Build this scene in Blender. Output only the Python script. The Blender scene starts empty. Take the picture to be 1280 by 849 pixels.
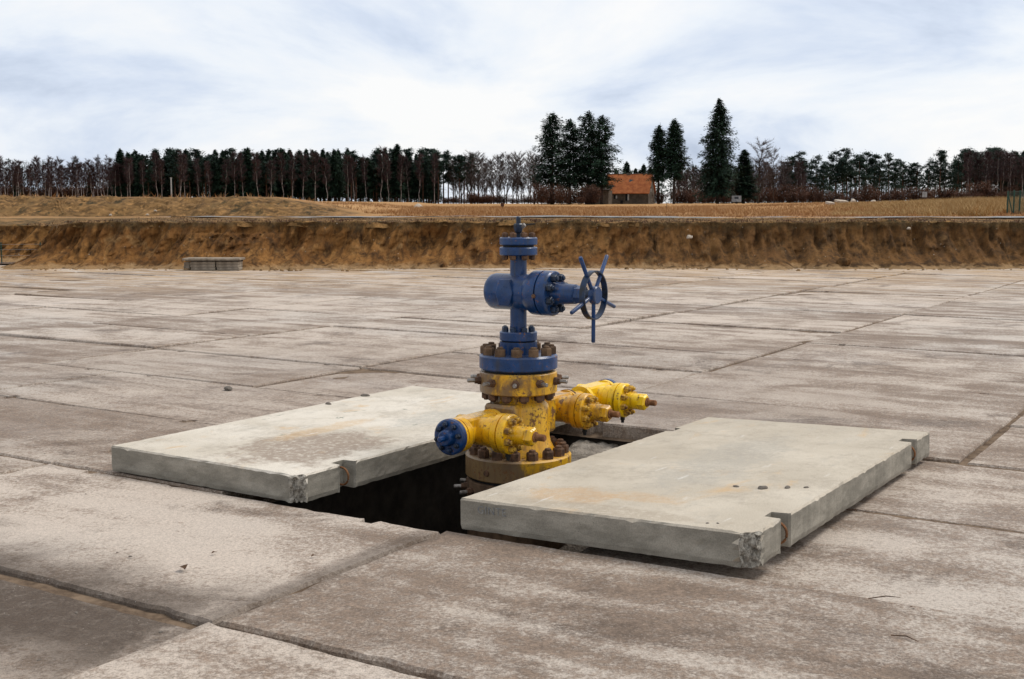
import bpy, bmesh, math, random
import numpy as np
from mathutils import Vector, Matrix, noise

R = math.radians
rnd = random.Random(7)
scn = bpy.context.scene
COL = scn.collection

# ------------------------------------------------------------------ camera
CAM_H, PITCH, FOCAL = 1.556, 0.108, 1478.0
cam_d = bpy.data.cameras.new('camera')
cam = bpy.data.objects.new('camera', cam_d)
COL.objects.link(cam)
cam.location = (0, 0, CAM_H)
cam.rotation_euler = (math.pi / 2 - PITCH, 0, 0)
cam_d.sensor_width = 36
cam_d.lens = FOCAL / 1280 * 36
cam_d.clip_start = 0.05
cam_d.clip_end = 6000
scn.camera = cam

# ------------------------------------------------------------------ sky and sun
SUN_EL, SUN_AZ = R(54), R(66)          # azimuth from +Y, clockwise: behind the camera, to the right
wld = bpy.data.worlds.new('World')
scn.world = wld
wld.use_nodes = True
wn, wl = wld.node_tree.nodes, wld.node_tree.links
wn.clear()


def wnode(t, **kw):
    n = wn.new(t)
    for k, v in kw.items():
        setattr(n, k, v)
    return n


sky = wnode('ShaderNodeTexSky', sky_type='NISHITA')
sky.sun_disc = False
sky.sun_elevation = SUN_EL
sky.sun_rotation = SUN_AZ
sky.air_density = 1.0
sky.dust_density = 2.0
bg_sky = wnode('ShaderNodeBackground')
bg_sky.inputs[1].default_value = 0.10
wl.new(sky.outputs[0], bg_sky.inputs[0])
tc = wnode('ShaderNodeTexCoord')
sep = wnode('ShaderNodeSeparateXYZ')
wl.new(tc.outputs['Generated'], sep.inputs[0])


def wmath(op, a, b=None, clamp=False):
    n = wnode('ShaderNodeMath', operation=op, use_clamp=clamp)
    for i, v in enumerate((a, b)):
        if v is None:
            continue
        if isinstance(v, (int, float)):
            n.inputs[i].default_value = v
        else:
            wl.new(v, n.inputs[i])
    return n.outputs[0]


# a flat cloud deck: the view direction is carried to a plane overhead
zc = wmath('ADD', wmath('ABSOLUTE', sep.outputs[2]), 0.30)
cx_ = wmath('DIVIDE', sep.outputs[0], zc)
cy_ = wmath('DIVIDE', sep.outputs[1], zc)
cmb = wnode('ShaderNodeCombineXYZ')
wl.new(cx_, cmb.inputs[0])
wl.new(cy_, cmb.inputs[1])
CLOUD_SHIFT = (29.17, -12.71, 11.4)
mp = wnode('ShaderNodeMapping')
mp.inputs['Location'].default_value = CLOUD_SHIFT
wl.new(cmb.outputs[0], mp.inputs[0])
n1 = wnode('ShaderNodeTexNoise')
n1.inputs['Scale'].default_value = 1.5
n1.inputs['Detail'].default_value = 7
n1.inputs['Roughness'].default_value = 0.57
n1.inputs['Distortion'].default_value = 0.35
wl.new(mp.outputs[0], n1.inputs[0])
n2 = wnode('ShaderNodeTexNoise')
n2.inputs['Scale'].default_value = 0.42
n2.inputs['Detail'].default_value = 3
wl.new(mp.outputs[0], n2.inputs[0])
cl = wmath('ADD', wmath('MULTIPLY', n1.outputs[0], 0.62), wmath('MULTIPLY', n2.outputs[0], 0.38))
ramp = wnode('ShaderNodeValToRGB')
e = ramp.color_ramp.elements
e[0].position = 0.36
e[0].color = (0.45, 0.53, 0.68, 1)
e[1].position = 0.575
e[1].color = (1.0, 1.0, 1.0, 1)
m = ramp.color_ramp.elements.new(0.45)
m.color = (0.70, 0.78, 0.92, 1)
m = ramp.color_ramp.elements.new(0.505)
m.color = (0.87, 0.92, 0.99, 1)
wl.new(cl, ramp.inputs[0])
bg_c = wnode('ShaderNodeBackground')
bg_c.inputs[1].default_value = 0.93
wl.new(ramp.outputs[0], bg_c.inputs[0])
mixw = wnode('ShaderNodeMixShader')
mixw.inputs[0].default_value = 0.93
wl.new(bg_sky.outputs[0], mixw.inputs[1])
wl.new(bg_c.outputs[0], mixw.inputs[2])
wo = wnode('ShaderNodeOutputWorld')
wl.new(mixw.outputs[0], wo.inputs[0])

sd = bpy.data.lights.new('sun', 'SUN')
sd.energy = 2.1
sd.angle = R(22)
sd.color = (1.0, 0.95, 0.88)
sun = bpy.data.objects.new('sun', sd)
COL.objects.link(sun)
_d = Vector((math.sin(SUN_AZ) * math.cos(SUN_EL), math.cos(SUN_AZ) * math.cos(SUN_EL), math.sin(SUN_EL)))
sun.rotation_euler = _d.to_track_quat('Z', 'Y').to_euler()

scn.view_settings.view_transform = 'Standard'
scn.view_settings.look = 'None'
scn.view_settings.exposure = 0.12
scn.view_settings.gamma = 1.0
scn.view_settings.use_curve_mapping = False

# ------------------------------------------------------------------ frames
TH = 0.563                                   # the paving grid is turned by this angle
CT, ST = math.cos(TH), math.sin(TH)


def xy(u, w):
    return (u * CT + w * ST, -u * ST + w * CT)


def uw(x, y):
    return (x * CT - y * ST, x * ST + y * CT)


WU, WW = -3.76, 6.03                         # wellhead axis in the paving grid
PIT = (-4.85, -2.60, 4.61, 7.62)             # u0 u1 w0 w1

# ------------------------------------------------------------------ materials


class NT:
    """small helper round a node tree"""

    def __init__(self, name):
        self.m = bpy.data.materials.new(name)
        self.m.use_nodes = True
        self.t = self.m.node_tree
        self.n, self.l = self.t.nodes, self.t.links
        self.n.clear()
        self.out = self.n.new('ShaderNodeOutputMaterial')
        self.b = self.n.new('ShaderNodeBsdfPrincipled')
        self.l.new(self.b.outputs[0], self.out.inputs[0])
        self._geo = None
        self._tc = None

    def node(self, t, **kw):
        n = self.n.new(t)
        for k, v in kw.items():
            setattr(n, k, v)
        return n

    def put(self, v, sock):
        if isinstance(v, (int, float)):
            sock.default_value = v
        elif isinstance(v, tuple):
            sock.default_value = v if len(v) == 4 or sock.type == 'VECTOR' else (*v, 1)
        else:
            self.l.new(v, sock)

    def pos(self):
        if not self._geo:
            self._geo = self.node('ShaderNodeNewGeometry')
        return self._geo.outputs['Position']

    def normal(self):
        self.pos()
        return self._geo.outputs['Normal']

    def obj(self):
        if not self._tc:
            self._tc = self.node('ShaderNodeTexCoord')
        return self._tc.outputs['Object']

    def map(self, vec, scale=(1, 1, 1), rot=(0, 0, 0), loc=(0, 0, 0)):
        n = self.node('ShaderNodeMapping')
        n.inputs['Scale'].default_value = scale
        n.inputs['Rotation'].default_value = rot
        n.inputs['Location'].default_value = loc
        self.l.new(vec, n.inputs[0])
        return n.outputs[0]

    def noise(self, vec, scale, detail=4, rough=0.55, dist=0.0):
        n = self.node('ShaderNodeTexNoise')
        n.inputs['Scale'].default_value = scale
        n.inputs['Detail'].default_value = detail
        n.inputs['Roughness'].default_value = rough
        n.inputs['Distortion'].default_value = dist
        self.l.new(vec, n.inputs['Vector'])
        return n.outputs[0]

    def voro(self, vec, scale, feature='F1'):
        n = self.node('ShaderNodeTexVoronoi', feature=feature)
        n.inputs['Scale'].default_value = scale
        self.l.new(vec, n.inputs['Vector'])
        return n.outputs[0]

    def ramp(self, v, lo, hi, a=0.0, b=1.0, smooth=True):
        n = self.node('ShaderNodeMapRange')
        n.interpolation_type = 'SMOOTHSTEP' if smooth else 'LINEAR'
        self.put(v, n.inputs[0])
        n.inputs[1].default_value = lo
        n.inputs[2].default_value = hi
        n.inputs[3].default_value = a
        n.inputs[4].default_value = b
        return n.outputs[0]

    def math(self, op, a, b=None, c=None, clamp=False):
        n = self.node('ShaderNodeMath', operation=op, use_clamp=clamp)
        for i, v in enumerate((a, b, c)):
            if v is not None:
                self.put(v, n.inputs[i])
        return n.outputs[0]

    def mix(self, f, a, b, mode='MIX'):
        n = self.node('ShaderNodeMix', data_type='RGBA', blend_type=mode)
        self.put(f, n.inputs[0])
        self.put(a, n.inputs[6])
        self.put(b, n.inputs[7])
        return n.outputs[2]

    def sepxyz(self, v):
        n = self.node('ShaderNodeSeparateXYZ')
        self.l.new(v, n.inputs[0])
        return n.outputs

    def rand(self):
        return self.node('ShaderNodeObjectInfo').outputs['Random']

    def bump(self, h, strength=0.3, dist=0.01):
        n = self.node('ShaderNodeBump')
        n.inputs['Strength'].default_value = strength
        n.inputs['Distance'].default_value = dist
        self.l.new(h, n.inputs['Height'])
        self.l.new(n.outputs[0], self.b.inputs['Normal'])

    def done(self, col, rough=0.85, spec=0.3, metal=0.0):
        self.put(col, self.b.inputs['Base Color'])
        self.put(rough, self.b.inputs['Roughness'])
        self.b.inputs['Specular IOR Level'].default_value = spec
        self.b.inputs['Metallic'].default_value = metal
        return self.m


def grid_uw(k):
    """paving-grid coordinates of the shaded point (u right, w away)"""
    p = k.map(k.pos(), rot=(0, 0, TH))
    s = k.sepxyz(p)
    return s[0], s[1]


def mat_pad():
    k = NT('pad_concrete')
    P = k.pos()
    rn = k.rand()
    big = k.noise(k.map(P, loc=(2.2, 7.5, 0)), 0.42, 5, 0.6)
    mid = k.noise(k.map(P, (1, 1, 1), (0, 0, TH)), 1.5, 7, 0.68, 0.4)
    fine = k.noise(P, 26, 5, 0.7)
    grit = k.noise(P, 150, 3, 0.7)
    streak = k.noise(k.map(k.map(P, rot=(0, 0, TH)), (0.35, 2.2, 1)), 1.6, 6, 0.62, 0.3)
    u, w = grid_uw(k)
    # dirt washed into the low corner at the front left and along two joints
    wob = k.math('MULTIPLY', k.math('SUBTRACT', k.noise(P, 2.6, 4, 0.6), 0.5), 0.7)
    dw = k.math('ABSOLUTE', k.math('ADD', k.math('SUBTRACT', w, 2.86), wob))
    left = k.ramp(k.math('ADD', u, wob), -3.22, -3.45)
    b1 = k.math('MULTIPLY', k.ramp(dw, 0.80, 0.10), left)
    du = k.math('ABSOLUTE', k.math('ADD', k.math('SUBTRACT', u, -3.33), k.math('MULTIPLY', wob, 0.22)))
    b2 = k.math('MULTIPLY', k.ramp(du, 0.14, 0.03), k.ramp(k.math('ABSOLUTE', k.math('SUBTRACT', w, 3.6)), 1.1, 0.8))
    b2 = k.math('MULTIPLY', b2, 0.7)
    low = k.math('MULTIPLY', left, k.ramp(w, 3.0, 2.7))
    low = k.math('MULTIPLY', low, 0.35)
    # pale dusted concrete <-> sandy dirt film, with a grainy edge between them
    vf = k.noise(P, 70, 4, 0.75)
    d = k.math('ADD', k.math('MULTIPLY', big, 0.38), k.math('MULTIPLY', mid, 0.70))
    d = k.math('ADD', d, k.math('MULTIPLY', streak, 0.60))
    d = k.math('ADD', d, k.math('MULTIPLY', k.math('SUBTRACT', fine, 0.5), 0.60))
    d = k.math('ADD', d, k.math('MULTIPLY', k.math('SUBTRACT', vf, 0.5), 0.45))
    d = k.math('ADD', d, k.math('MULTIPLY', k.math('SUBTRACT', rn, 0.5), 0.15))
    dirt = k.ramp(d, 0.69, 0.99)
    dirt = k.math('MAXIMUM', dirt, low)
    # a broad film of sand lies over the middle of the pad, left of the wellhead
    _px, _py, _ = k.sepxyz(P)
    film = k.math('MULTIPLY', k.ramp(k.math('ADD', _py, k.math('MULTIPLY', wob, 4)), 7.0, 8.5), k.ramp(k.math('ADD', _py, k.math('MULTIPLY', wob, 9)), 15.0, 11.5))
    film = k.math('MULTIPLY', film, k.ramp(k.math('ADD', _px, k.math('MULTIPLY', wob, 6)), 4.5, 0.5))
    film = k.math('MULTIPLY', film, k.ramp(k.math('ADD', k.math('MULTIPLY', streak, 0.7), k.math('MULTIPLY', fine, 0.4)), 0.44, 0.62, 0.85, 0.15))
    dirt = k.math('MAXIMUM', dirt, film)
    conc = k.mix(rn, (0.60, 0.505, 0.42), (0.52, 0.44, 0.365))
    conc = k.mix(k.ramp(k.noise(P, 0.23, 3), 0.45, 0.68), conc, (0.56, 0.495, 0.43))
    sand = k.mix(k.ramp(fine, 0.35, 0.7), (0.140, 0.094, 0.064), (0.29, 0.205, 0.145))
    col = k.mix(k.math('MULTIPLY', dirt, 0.92), conc, sand)
    # orange clay carried in from the cut along the far edge
    _, py, _ = k.sepxyz(P)
    far = k.math('MULTIPLY', k.ramp(k.math('ADD', py, k.math('MULTIPLY', wob, 9)), 19, 31), k.ramp(streak, 0.38, 0.62))
    col = k.mix(k.math('MULTIPLY', far, 0.75), col, (0.50, 0.325, 0.165))
    dark = k.ramp(k.noise(k.map(P, loc=(5, 2, 0)), 0.9, 8, 0.72, 0.6), 0.54, 0.66)
    dark = k.math('MULTIPLY', dark, k.ramp(vf, 0.3, 0.6, 0.45, 1.0))
    col = k.mix(k.math('MULTIPLY', dark, 0.75), col, (0.115, 0.080, 0.057))
    wet = k.math('MAXIMUM', b1, b2)
    wet = k.math('MULTIPLY', wet, k.ramp(fine, 0.2, 0.5, 0.75, 1.0))
    col = k.mix(k.math('MULTIPLY', wet, 0.92), col, (0.078, 0.052, 0.034))
    spk = k.ramp(k.voro(P, 55), 0.16, 0.08)
    spk = k.math('MULTIPLY', spk, k.ramp(k.noise(P, 7, 2), 0.5, 0.65))
    col = k.mix(k.math('MULTIPLY', spk, 0.55), col, (0.06, 0.048, 0.04))
    col = k.mix(k.ramp(k.math('ADD', k.math('MULTIPLY', grit, 0.5), k.math('MULTIPLY', vf, 0.5)), 0.40, 0.62, 0.0, 0.60), col, k.mix(0.55, col, (0.0, 0.0, 0.0)))
    pal = k.math('MULTIPLY', k.ramp(k.voro(k.map(P, loc=(3, 1, 0)), 42), 0.12, 0.07), k.ramp(k.noise(k.map(P, loc=(7, 7, 0)), 5, 2), 0.52, 0.62))
    col = k.mix(k.math('MULTIPLY', pal, 0.6), col, (0.66, 0.60, 0.53))
    h = k.math('ADD', k.math('MULTIPLY', fine, 0.7), k.math('MULTIPLY', grit, 0.5))
    k.bump(h, 0.8, 0.016)
    wetr = k.ramp(k.noise(k.map(P, loc=(9, 4, 0)), 0.33, 5, 0.6), 0.5, 0.66, 0.82, 0.58)
    return k.done(col, wetr, 0.35)


def mat_cover(name, base, tint, rust_amt, loc, dirt_spot=None, moss=0.0):
    k = NT(name)
    P = k.obj()
    big = k.noise(k.map(P, loc=loc), 1.5, 6, 0.6, 0.3)
    fine = k.noise(P, 30, 6, 0.7)
    grit = k.noise(P, 180, 3, 0.7)
    col = k.mix(k.ramp(big, 0.35, 0.68), base, tint)
    col = k.mix(k.ramp(k.noise(k.map(P, (1, 3.2, 1), loc=loc), 3.0, 5, 0.6), 0.55, 0.75, 0, 0.4), col, (0.39, 0.365, 0.315))
    mot = k.ramp(k.math('ADD', k.math('MULTIPLY', k.noise(k.map(P, loc=(6, 2, 0)), 4.5, 6, 0.7, 0.4), 0.7), k.math('MULTIPLY', fine, 0.45)), 0.54, 0.72)
    col = k.mix(k.math('MULTIPLY', mot, 0.40), col, (0.30, 0.255, 0.20))
    rs = k.ramp(k.noise(k.map(P, (1, 1.6, 1), loc=(loc[1], loc[0], 3)), 1.9, 5, 0.65, 0.6), 0.57, 0.74)
    rs = k.math('MULTIPLY', rs, rust_amt)
    col = k.mix(rs, col, (0.56, 0.36, 0.17))
    for (cx, cy, rx, ry, scol, amt, ragged) in dirt_spot or ():
        s = k.sepxyz(P)
        a = k.math('DIVIDE', k.math('SUBTRACT', s[0], cx), rx)
        b = k.math('DIVIDE', k.math('SUBTRACT', s[1], cy), ry)
        dd = k.math('SQRT', k.math('ADD', k.math('MULTIPLY', a, a), k.math('MULTIPLY', b, b)))
        dd = k.math('ADD', dd, k.math('MULTIPLY', k.math('SUBTRACT', k.noise(P, 5, 7, 0.78), 0.5), ragged))
        dd = k.math('ADD', dd, k.math('MULTIPLY', k.math('SUBTRACT', grit, 0.5), 0.9))
        mk = k.math('MULTIPLY', k.ramp(dd, 1.15, 0.65), k.ramp(fine, 0.25, 0.55))
        col = k.mix(k.math('MULTIPLY', mk, amt), col, scol)
    if moss:
        ms = k.ramp(k.noise(k.map(P, (1, 2.0, 1), loc=(2.3, 4.4, 0)), 3.4, 5, 0.7, 0.5), 0.64, 0.70)
        col = k.mix(k.math('MULTIPLY', ms, moss), col, (0.12, 0.15, 0.11))
    sc = k.ramp(k.noise(k.map(P, (0.9, 7, 1), (0, 0, 0.5), (1, 5, 2)), 3.2, 4, 0.6), 0.64, 0.74)
    col = k.mix(k.math('MULTIPLY', sc, 0.45), col, (0.72, 0.70, 0.66))
    hole = k.ramp(k.voro(P, 38), 0.13, 0.06)
    hole = k.math('MULTIPLY', hole, k.ramp(k.noise(P, 6, 2), 0.5, 0.62))
    col = k.mix(k.math('MULTIPLY', hole, 0.7), col, (0.09, 0.08, 0.07))
    # grey sides of the casting, with shade on the upright faces painted in
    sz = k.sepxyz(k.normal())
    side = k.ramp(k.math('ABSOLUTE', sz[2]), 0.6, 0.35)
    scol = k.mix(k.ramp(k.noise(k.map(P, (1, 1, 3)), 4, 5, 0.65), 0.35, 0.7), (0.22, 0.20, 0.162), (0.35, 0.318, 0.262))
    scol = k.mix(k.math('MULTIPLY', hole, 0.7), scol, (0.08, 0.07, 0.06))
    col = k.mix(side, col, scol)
    col = k.mix(k.ramp(grit, 0.4, 0.62, 0, 0.4), col, k.mix(0.5, col, (0, 0, 0)))
    k.bump(k.math('ADD', k.math('MULTIPLY', fine, 0.8), k.math('MULTIPLY', grit, 0.4)), 0.35, 0.008)
    return k.done(col, 0.85, 0.3)


def mat_broken():
    k = NT('broken_concrete')
    P = k.obj()
    v = k.noise(P, 60, 4, 0.7)
    col = k.mix(k.ramp(v, 0.62, 0.38), (0.42, 0.385, 0.325), (0.19, 0.172, 0.145))
    k.bump(v, 0.9, 0.02)
    return k.done(col, 0.9, 0.2)


def mat_paint(name, base, base2, rust_lo, rust_hi, dust, rough=0.42, stain=None, under=None, grime=0.0):
    k = NT(name)
    P = k.obj()
    W = k.pos()
    a = k.noise(W, 11, 6, 0.65, 0.3)
    b = k.noise(W, 46, 5, 0.7)
    col = k.mix(k.ramp(a, 0.35, 0.65), base, base2)
    gr_ = k.noise(k.map(W, (1, 1, 0.6), loc=(3, 1, 2)), 7.5, 6, 0.7, 0.5)
    col = k.mix(k.math('MULTIPLY', k.ramp(gr_, 0.50, 0.68), grime), col, (0.10, 0.052, 0.020))
    rm = k.ramp(k.math('ADD', k.math('MULTIPLY', a, 0.6), k.math('MULTIPLY', b, 0.55)), rust_lo, rust_hi)
    rust = k.mix(k.ramp(b, 0.4, 0.65), (0.055, 0.026, 0.014), (0.20, 0.085, 0.030))
    if under:
        # bare weathered steel where the paint has gone, on one side of the part
        fld = k.noise(k.map(W, (1, 1, 0.5)), 6.5, 6, 0.68, 0.4)
        m_ = k.ramp(k.math('ADD', fld, k.math('MULTIPLY', k.math('SUBTRACT', k.sepxyz(W)[0], under[1]), under[0])), 0.56, 0.38)
        col = k.mix(k.math('MULTIPLY', m_, 0.9), col, (0.15, 0.095, 0.05))
    # run-off streaks down the vertical faces
    st = k.noise(k.map(W, (34, 34, 2.4)), 1.0, 4, 0.6)
    col = k.mix(k.math('MULTIPLY', k.ramp(st, 0.52, 0.70), 0.55), col, (0.13, 0.062, 0.024) if stain is None else stain)
    col = k.mix(rm, col, rust)
    nz = k.sepxyz(k.normal())[2]
    du = k.math('MULTIPLY', k.ramp(nz, 0.35, 0.95), dust)
    du = k.math('MULTIPLY', du, k.ramp(b, 0.3, 0.6, 0.35, 1.0))
    col = k.mix(du, col, (0.30, 0.255, 0.21))
    col = k.mix(k.math('MULTIPLY', k.ramp(k.noise(W, 5, 5, 0.7), 0.45, 0.75), dust * 0.7), col, (0.20, 0.18, 0.155))
    rg = k.math('ADD', rough, k.math('MULTIPLY', rm, 0.4))
    rg = k.math('ADD', rg, k.math('MULTIPLY', b, 0.2), clamp=True)
    k.bump(k.math('SUBTRACT', k.math('MULTIPLY', b, 0.5), k.math('MULTIPLY', rm, 0.5)), 0.35, 0.004)
    return k.done(col, rg, 0.4)


def mat_simple(name, c0, c1, scale, rough=0.85, spec=0.25, bump=0.2, bd=0.01, obj=True, metal=0.0, detail=5):
    k = NT(name)
    P = k.obj() if obj else k.pos()
    a = k.noise(P, scale, detail, 0.65)
    col = k.mix(k.ramp(a, 0.33, 0.68), c0, c1)
    if bump:
        k.bump(k.noise(P, scale * 3.5, 4, 0.7), bump, bd)
    return k.done(col, rough, spec, metal)


def mat_bank():
    k = NT('cut_clay')
    P = k.pos()
    a = k.noise(P, 0.55, 6, 0.62, 0.4)
    b = k.noise(k.map(P, (1, 1, 0.45), (0, 0.5, 0)), 3.2, 7, 0.7, 0.3)
    f = k.noise(P, 16, 5, 0.72)
    z = k.sepxyz(P)[2]
    col = k.mix(k.ramp(a, 0.36, 0.66), (0.165, 0.072, 0.022), (0.30, 0.145, 0.045))
    col = k.mix(k.ramp(b, 0.42, 0.66), col, (0.065, 0.034, 0.015))
    vs = k.noise(k.map(P, (5, 1.5, 0.9), (0, 0.55, 0)), 1.0, 5, 0.65)
    col = k.mix(k.math('MULTIPLY', k.ramp(vs, 0.52, 0.64), 0.6), col, (0.055, 0.028, 0.012))
    col = k.mix(k.math('MULTIPLY', k.ramp(vs, 0.44, 0.34), 0.5), col, (0.36, 0.19, 0.065))
    col = k.mix(k.ramp(k.noise(k.map(P, loc=(3, 8, 1)), 1.5, 6, 0.7), 0.56, 0.72), col, (0.28, 0.16, 0.065))
    px_ = k.sepxyz(P)[0]
    dk = k.ramp(k.math('ADD', px_, k.math('MULTIPLY', k.math('SUBTRACT', a, 0.5), 14)), -2, 8)
    col = k.mix(k.math('MULTIPLY', dk, 0.6), col, k.mix(k.ramp(b, 0.4, 0.62), (0.115, 0.062, 0.026), (0.050, 0.030, 0.015)))
    # topsoil with roots along the crest, loose sand at the toe
    zj = k.math('ADD', z, k.math('MULTIPLY', k.math('SUBTRACT', b, 0.5), 0.5))
    col = k.mix(k.ramp(zj, 0.98, 1.22, 0, 0.8), col, k.mix(k.ramp(f, 0.4, 0.62), (0.055, 0.038, 0.020), (0.15, 0.095, 0.040)))
    col = k.mix(k.ramp(zj, 0.16, 0.02, 0, 0.75), col, (0.36, 0.235, 0.12))
    col = k.mix(k.ramp(f, 0.3, 0.75, 0, 0.5), col, k.mix(0.6, col, (0, 0, 0)))
    st = k.math('MULTIPLY', k.ramp(k.voro(P, 5.5), 0.10, 0.05), k.ramp(k.noise(P, 2, 2), 0.52, 0.6))
    col = k.mix(st, col, (0.42, 0.37, 0.30))
    k.bump(k.math('ADD', b, k.math('MULTIPLY', f, 0.5)), 0.8, 0.08)
    return k.done(col, 0.95, 0.1)


def mat_field():
    k = NT('field_ground')
    P = k.pos()
    _, py, pz = k.sepxyz(P)
    a = k.noise(P, 0.12, 6, 0.65)
    b = k.noise(P, 1.4, 6, 0.7)
    grass = k.mix(k.ramp(a, 0.38, 0.64), (0.34, 0.18, 0.073), (0.42, 0.245, 0.105))
    grass = k.mix(k.ramp(b, 0.45, 0.72, 0, 0.6), grass, (0.20, 0.112, 0.043))
    edge = k.mix(k.ramp(b, 0.4, 0.62), (0.075, 0.050, 0.022), (0.25, 0.14, 0.055))
    col = k.mix(k.ramp(py, 46, 60), edge, grass)
    nz = k.sepxyz(k.normal())[2]
    soil = k.mix(k.ramp(b, 0.35, 0.65), (0.075, 0.042, 0.016), (0.225, 0.125, 0.048))
    soil = k.mix(k.ramp(k.noise(P, 0.7, 5, 0.7), 0.5, 0.7), soil, (0.13, 0.080, 0.032))
    px_ = k.sepxyz(P)[0]
    bmk = k.math('MULTIPLY', k.ramp(k.math('ADD', px_, k.math('MULTIPLY', k.math('SUBTRACT', b, 0.5), 5)), -7.5, -10.5), k.ramp(py, 57, 60))
    bmk = k.math('MULTIPLY', bmk, k.ramp(py, 76, 69))
    f2 = k.noise(k.map(P, (1, 0.5, 1), (0, 0, 0.5)), 3.0, 6, 0.72)
    soil = k.mix(k.ramp(f2, 0.5, 0.66), soil, (0.30, 0.165, 0.062))
    soil = k.mix(k.ramp(k.noise(k.map(P, (1, 0.35, 1), (0, 0, 0.6), (4, 2, 0)), 1.3, 6, 0.7), 0.52, 0.64), soil, (0.045, 0.032, 0.014))
    col = k.mix(k.math('MAXIMUM', k.ramp(nz, 0.994, 0.965), bmk), col, soil)
    col = k.mix(k.ramp(py, 420, 900), col, (0.10, 0.08, 0.045))
    k.bump(b, 0.7, 0.25)
    return k.done(col, 0.95, 0.1)


def mat_leaf(name, c0, c1, scale=1.2):
    k = NT(name)
    a = k.noise(k.pos(), scale, 3, 0.6)
    col = k.mix(k.ramp(a, 0.35, 0.66), c0, c1)
    r = k.rand()
    col = k.mix(k.math('MULTIPLY', r, 0.35), col, k.mix(0.5, col, (0.02, 0.02, 0.02)))
    return k.done(col, 0.8, 0.15)


def mat_tiles():
    k = NT('clay_tiles')
    P = k.obj()
    a = k.noise(P, 0.9, 5, 0.7)
    b = k.noise(P, 6, 4, 0.7)
    col = k.mix(k.ramp(a, 0.35, 0.66), (0.30, 0.085, 0.028), (0.47, 0.16, 0.052))
    col = k.mix(k.ramp(b, 0.5, 0.75, 0, 0.7), col, (0.16, 0.055, 0.028))
    wv = k.node('ShaderNodeTexWave')
    wv.inputs['Scale'].default_value = 1.6
    k.l.new(P, wv.inputs[0])
    k.bump(wv.outputs[0], 0.5, 0.05)
    return k.done(col, 0.85, 0.2)


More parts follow.
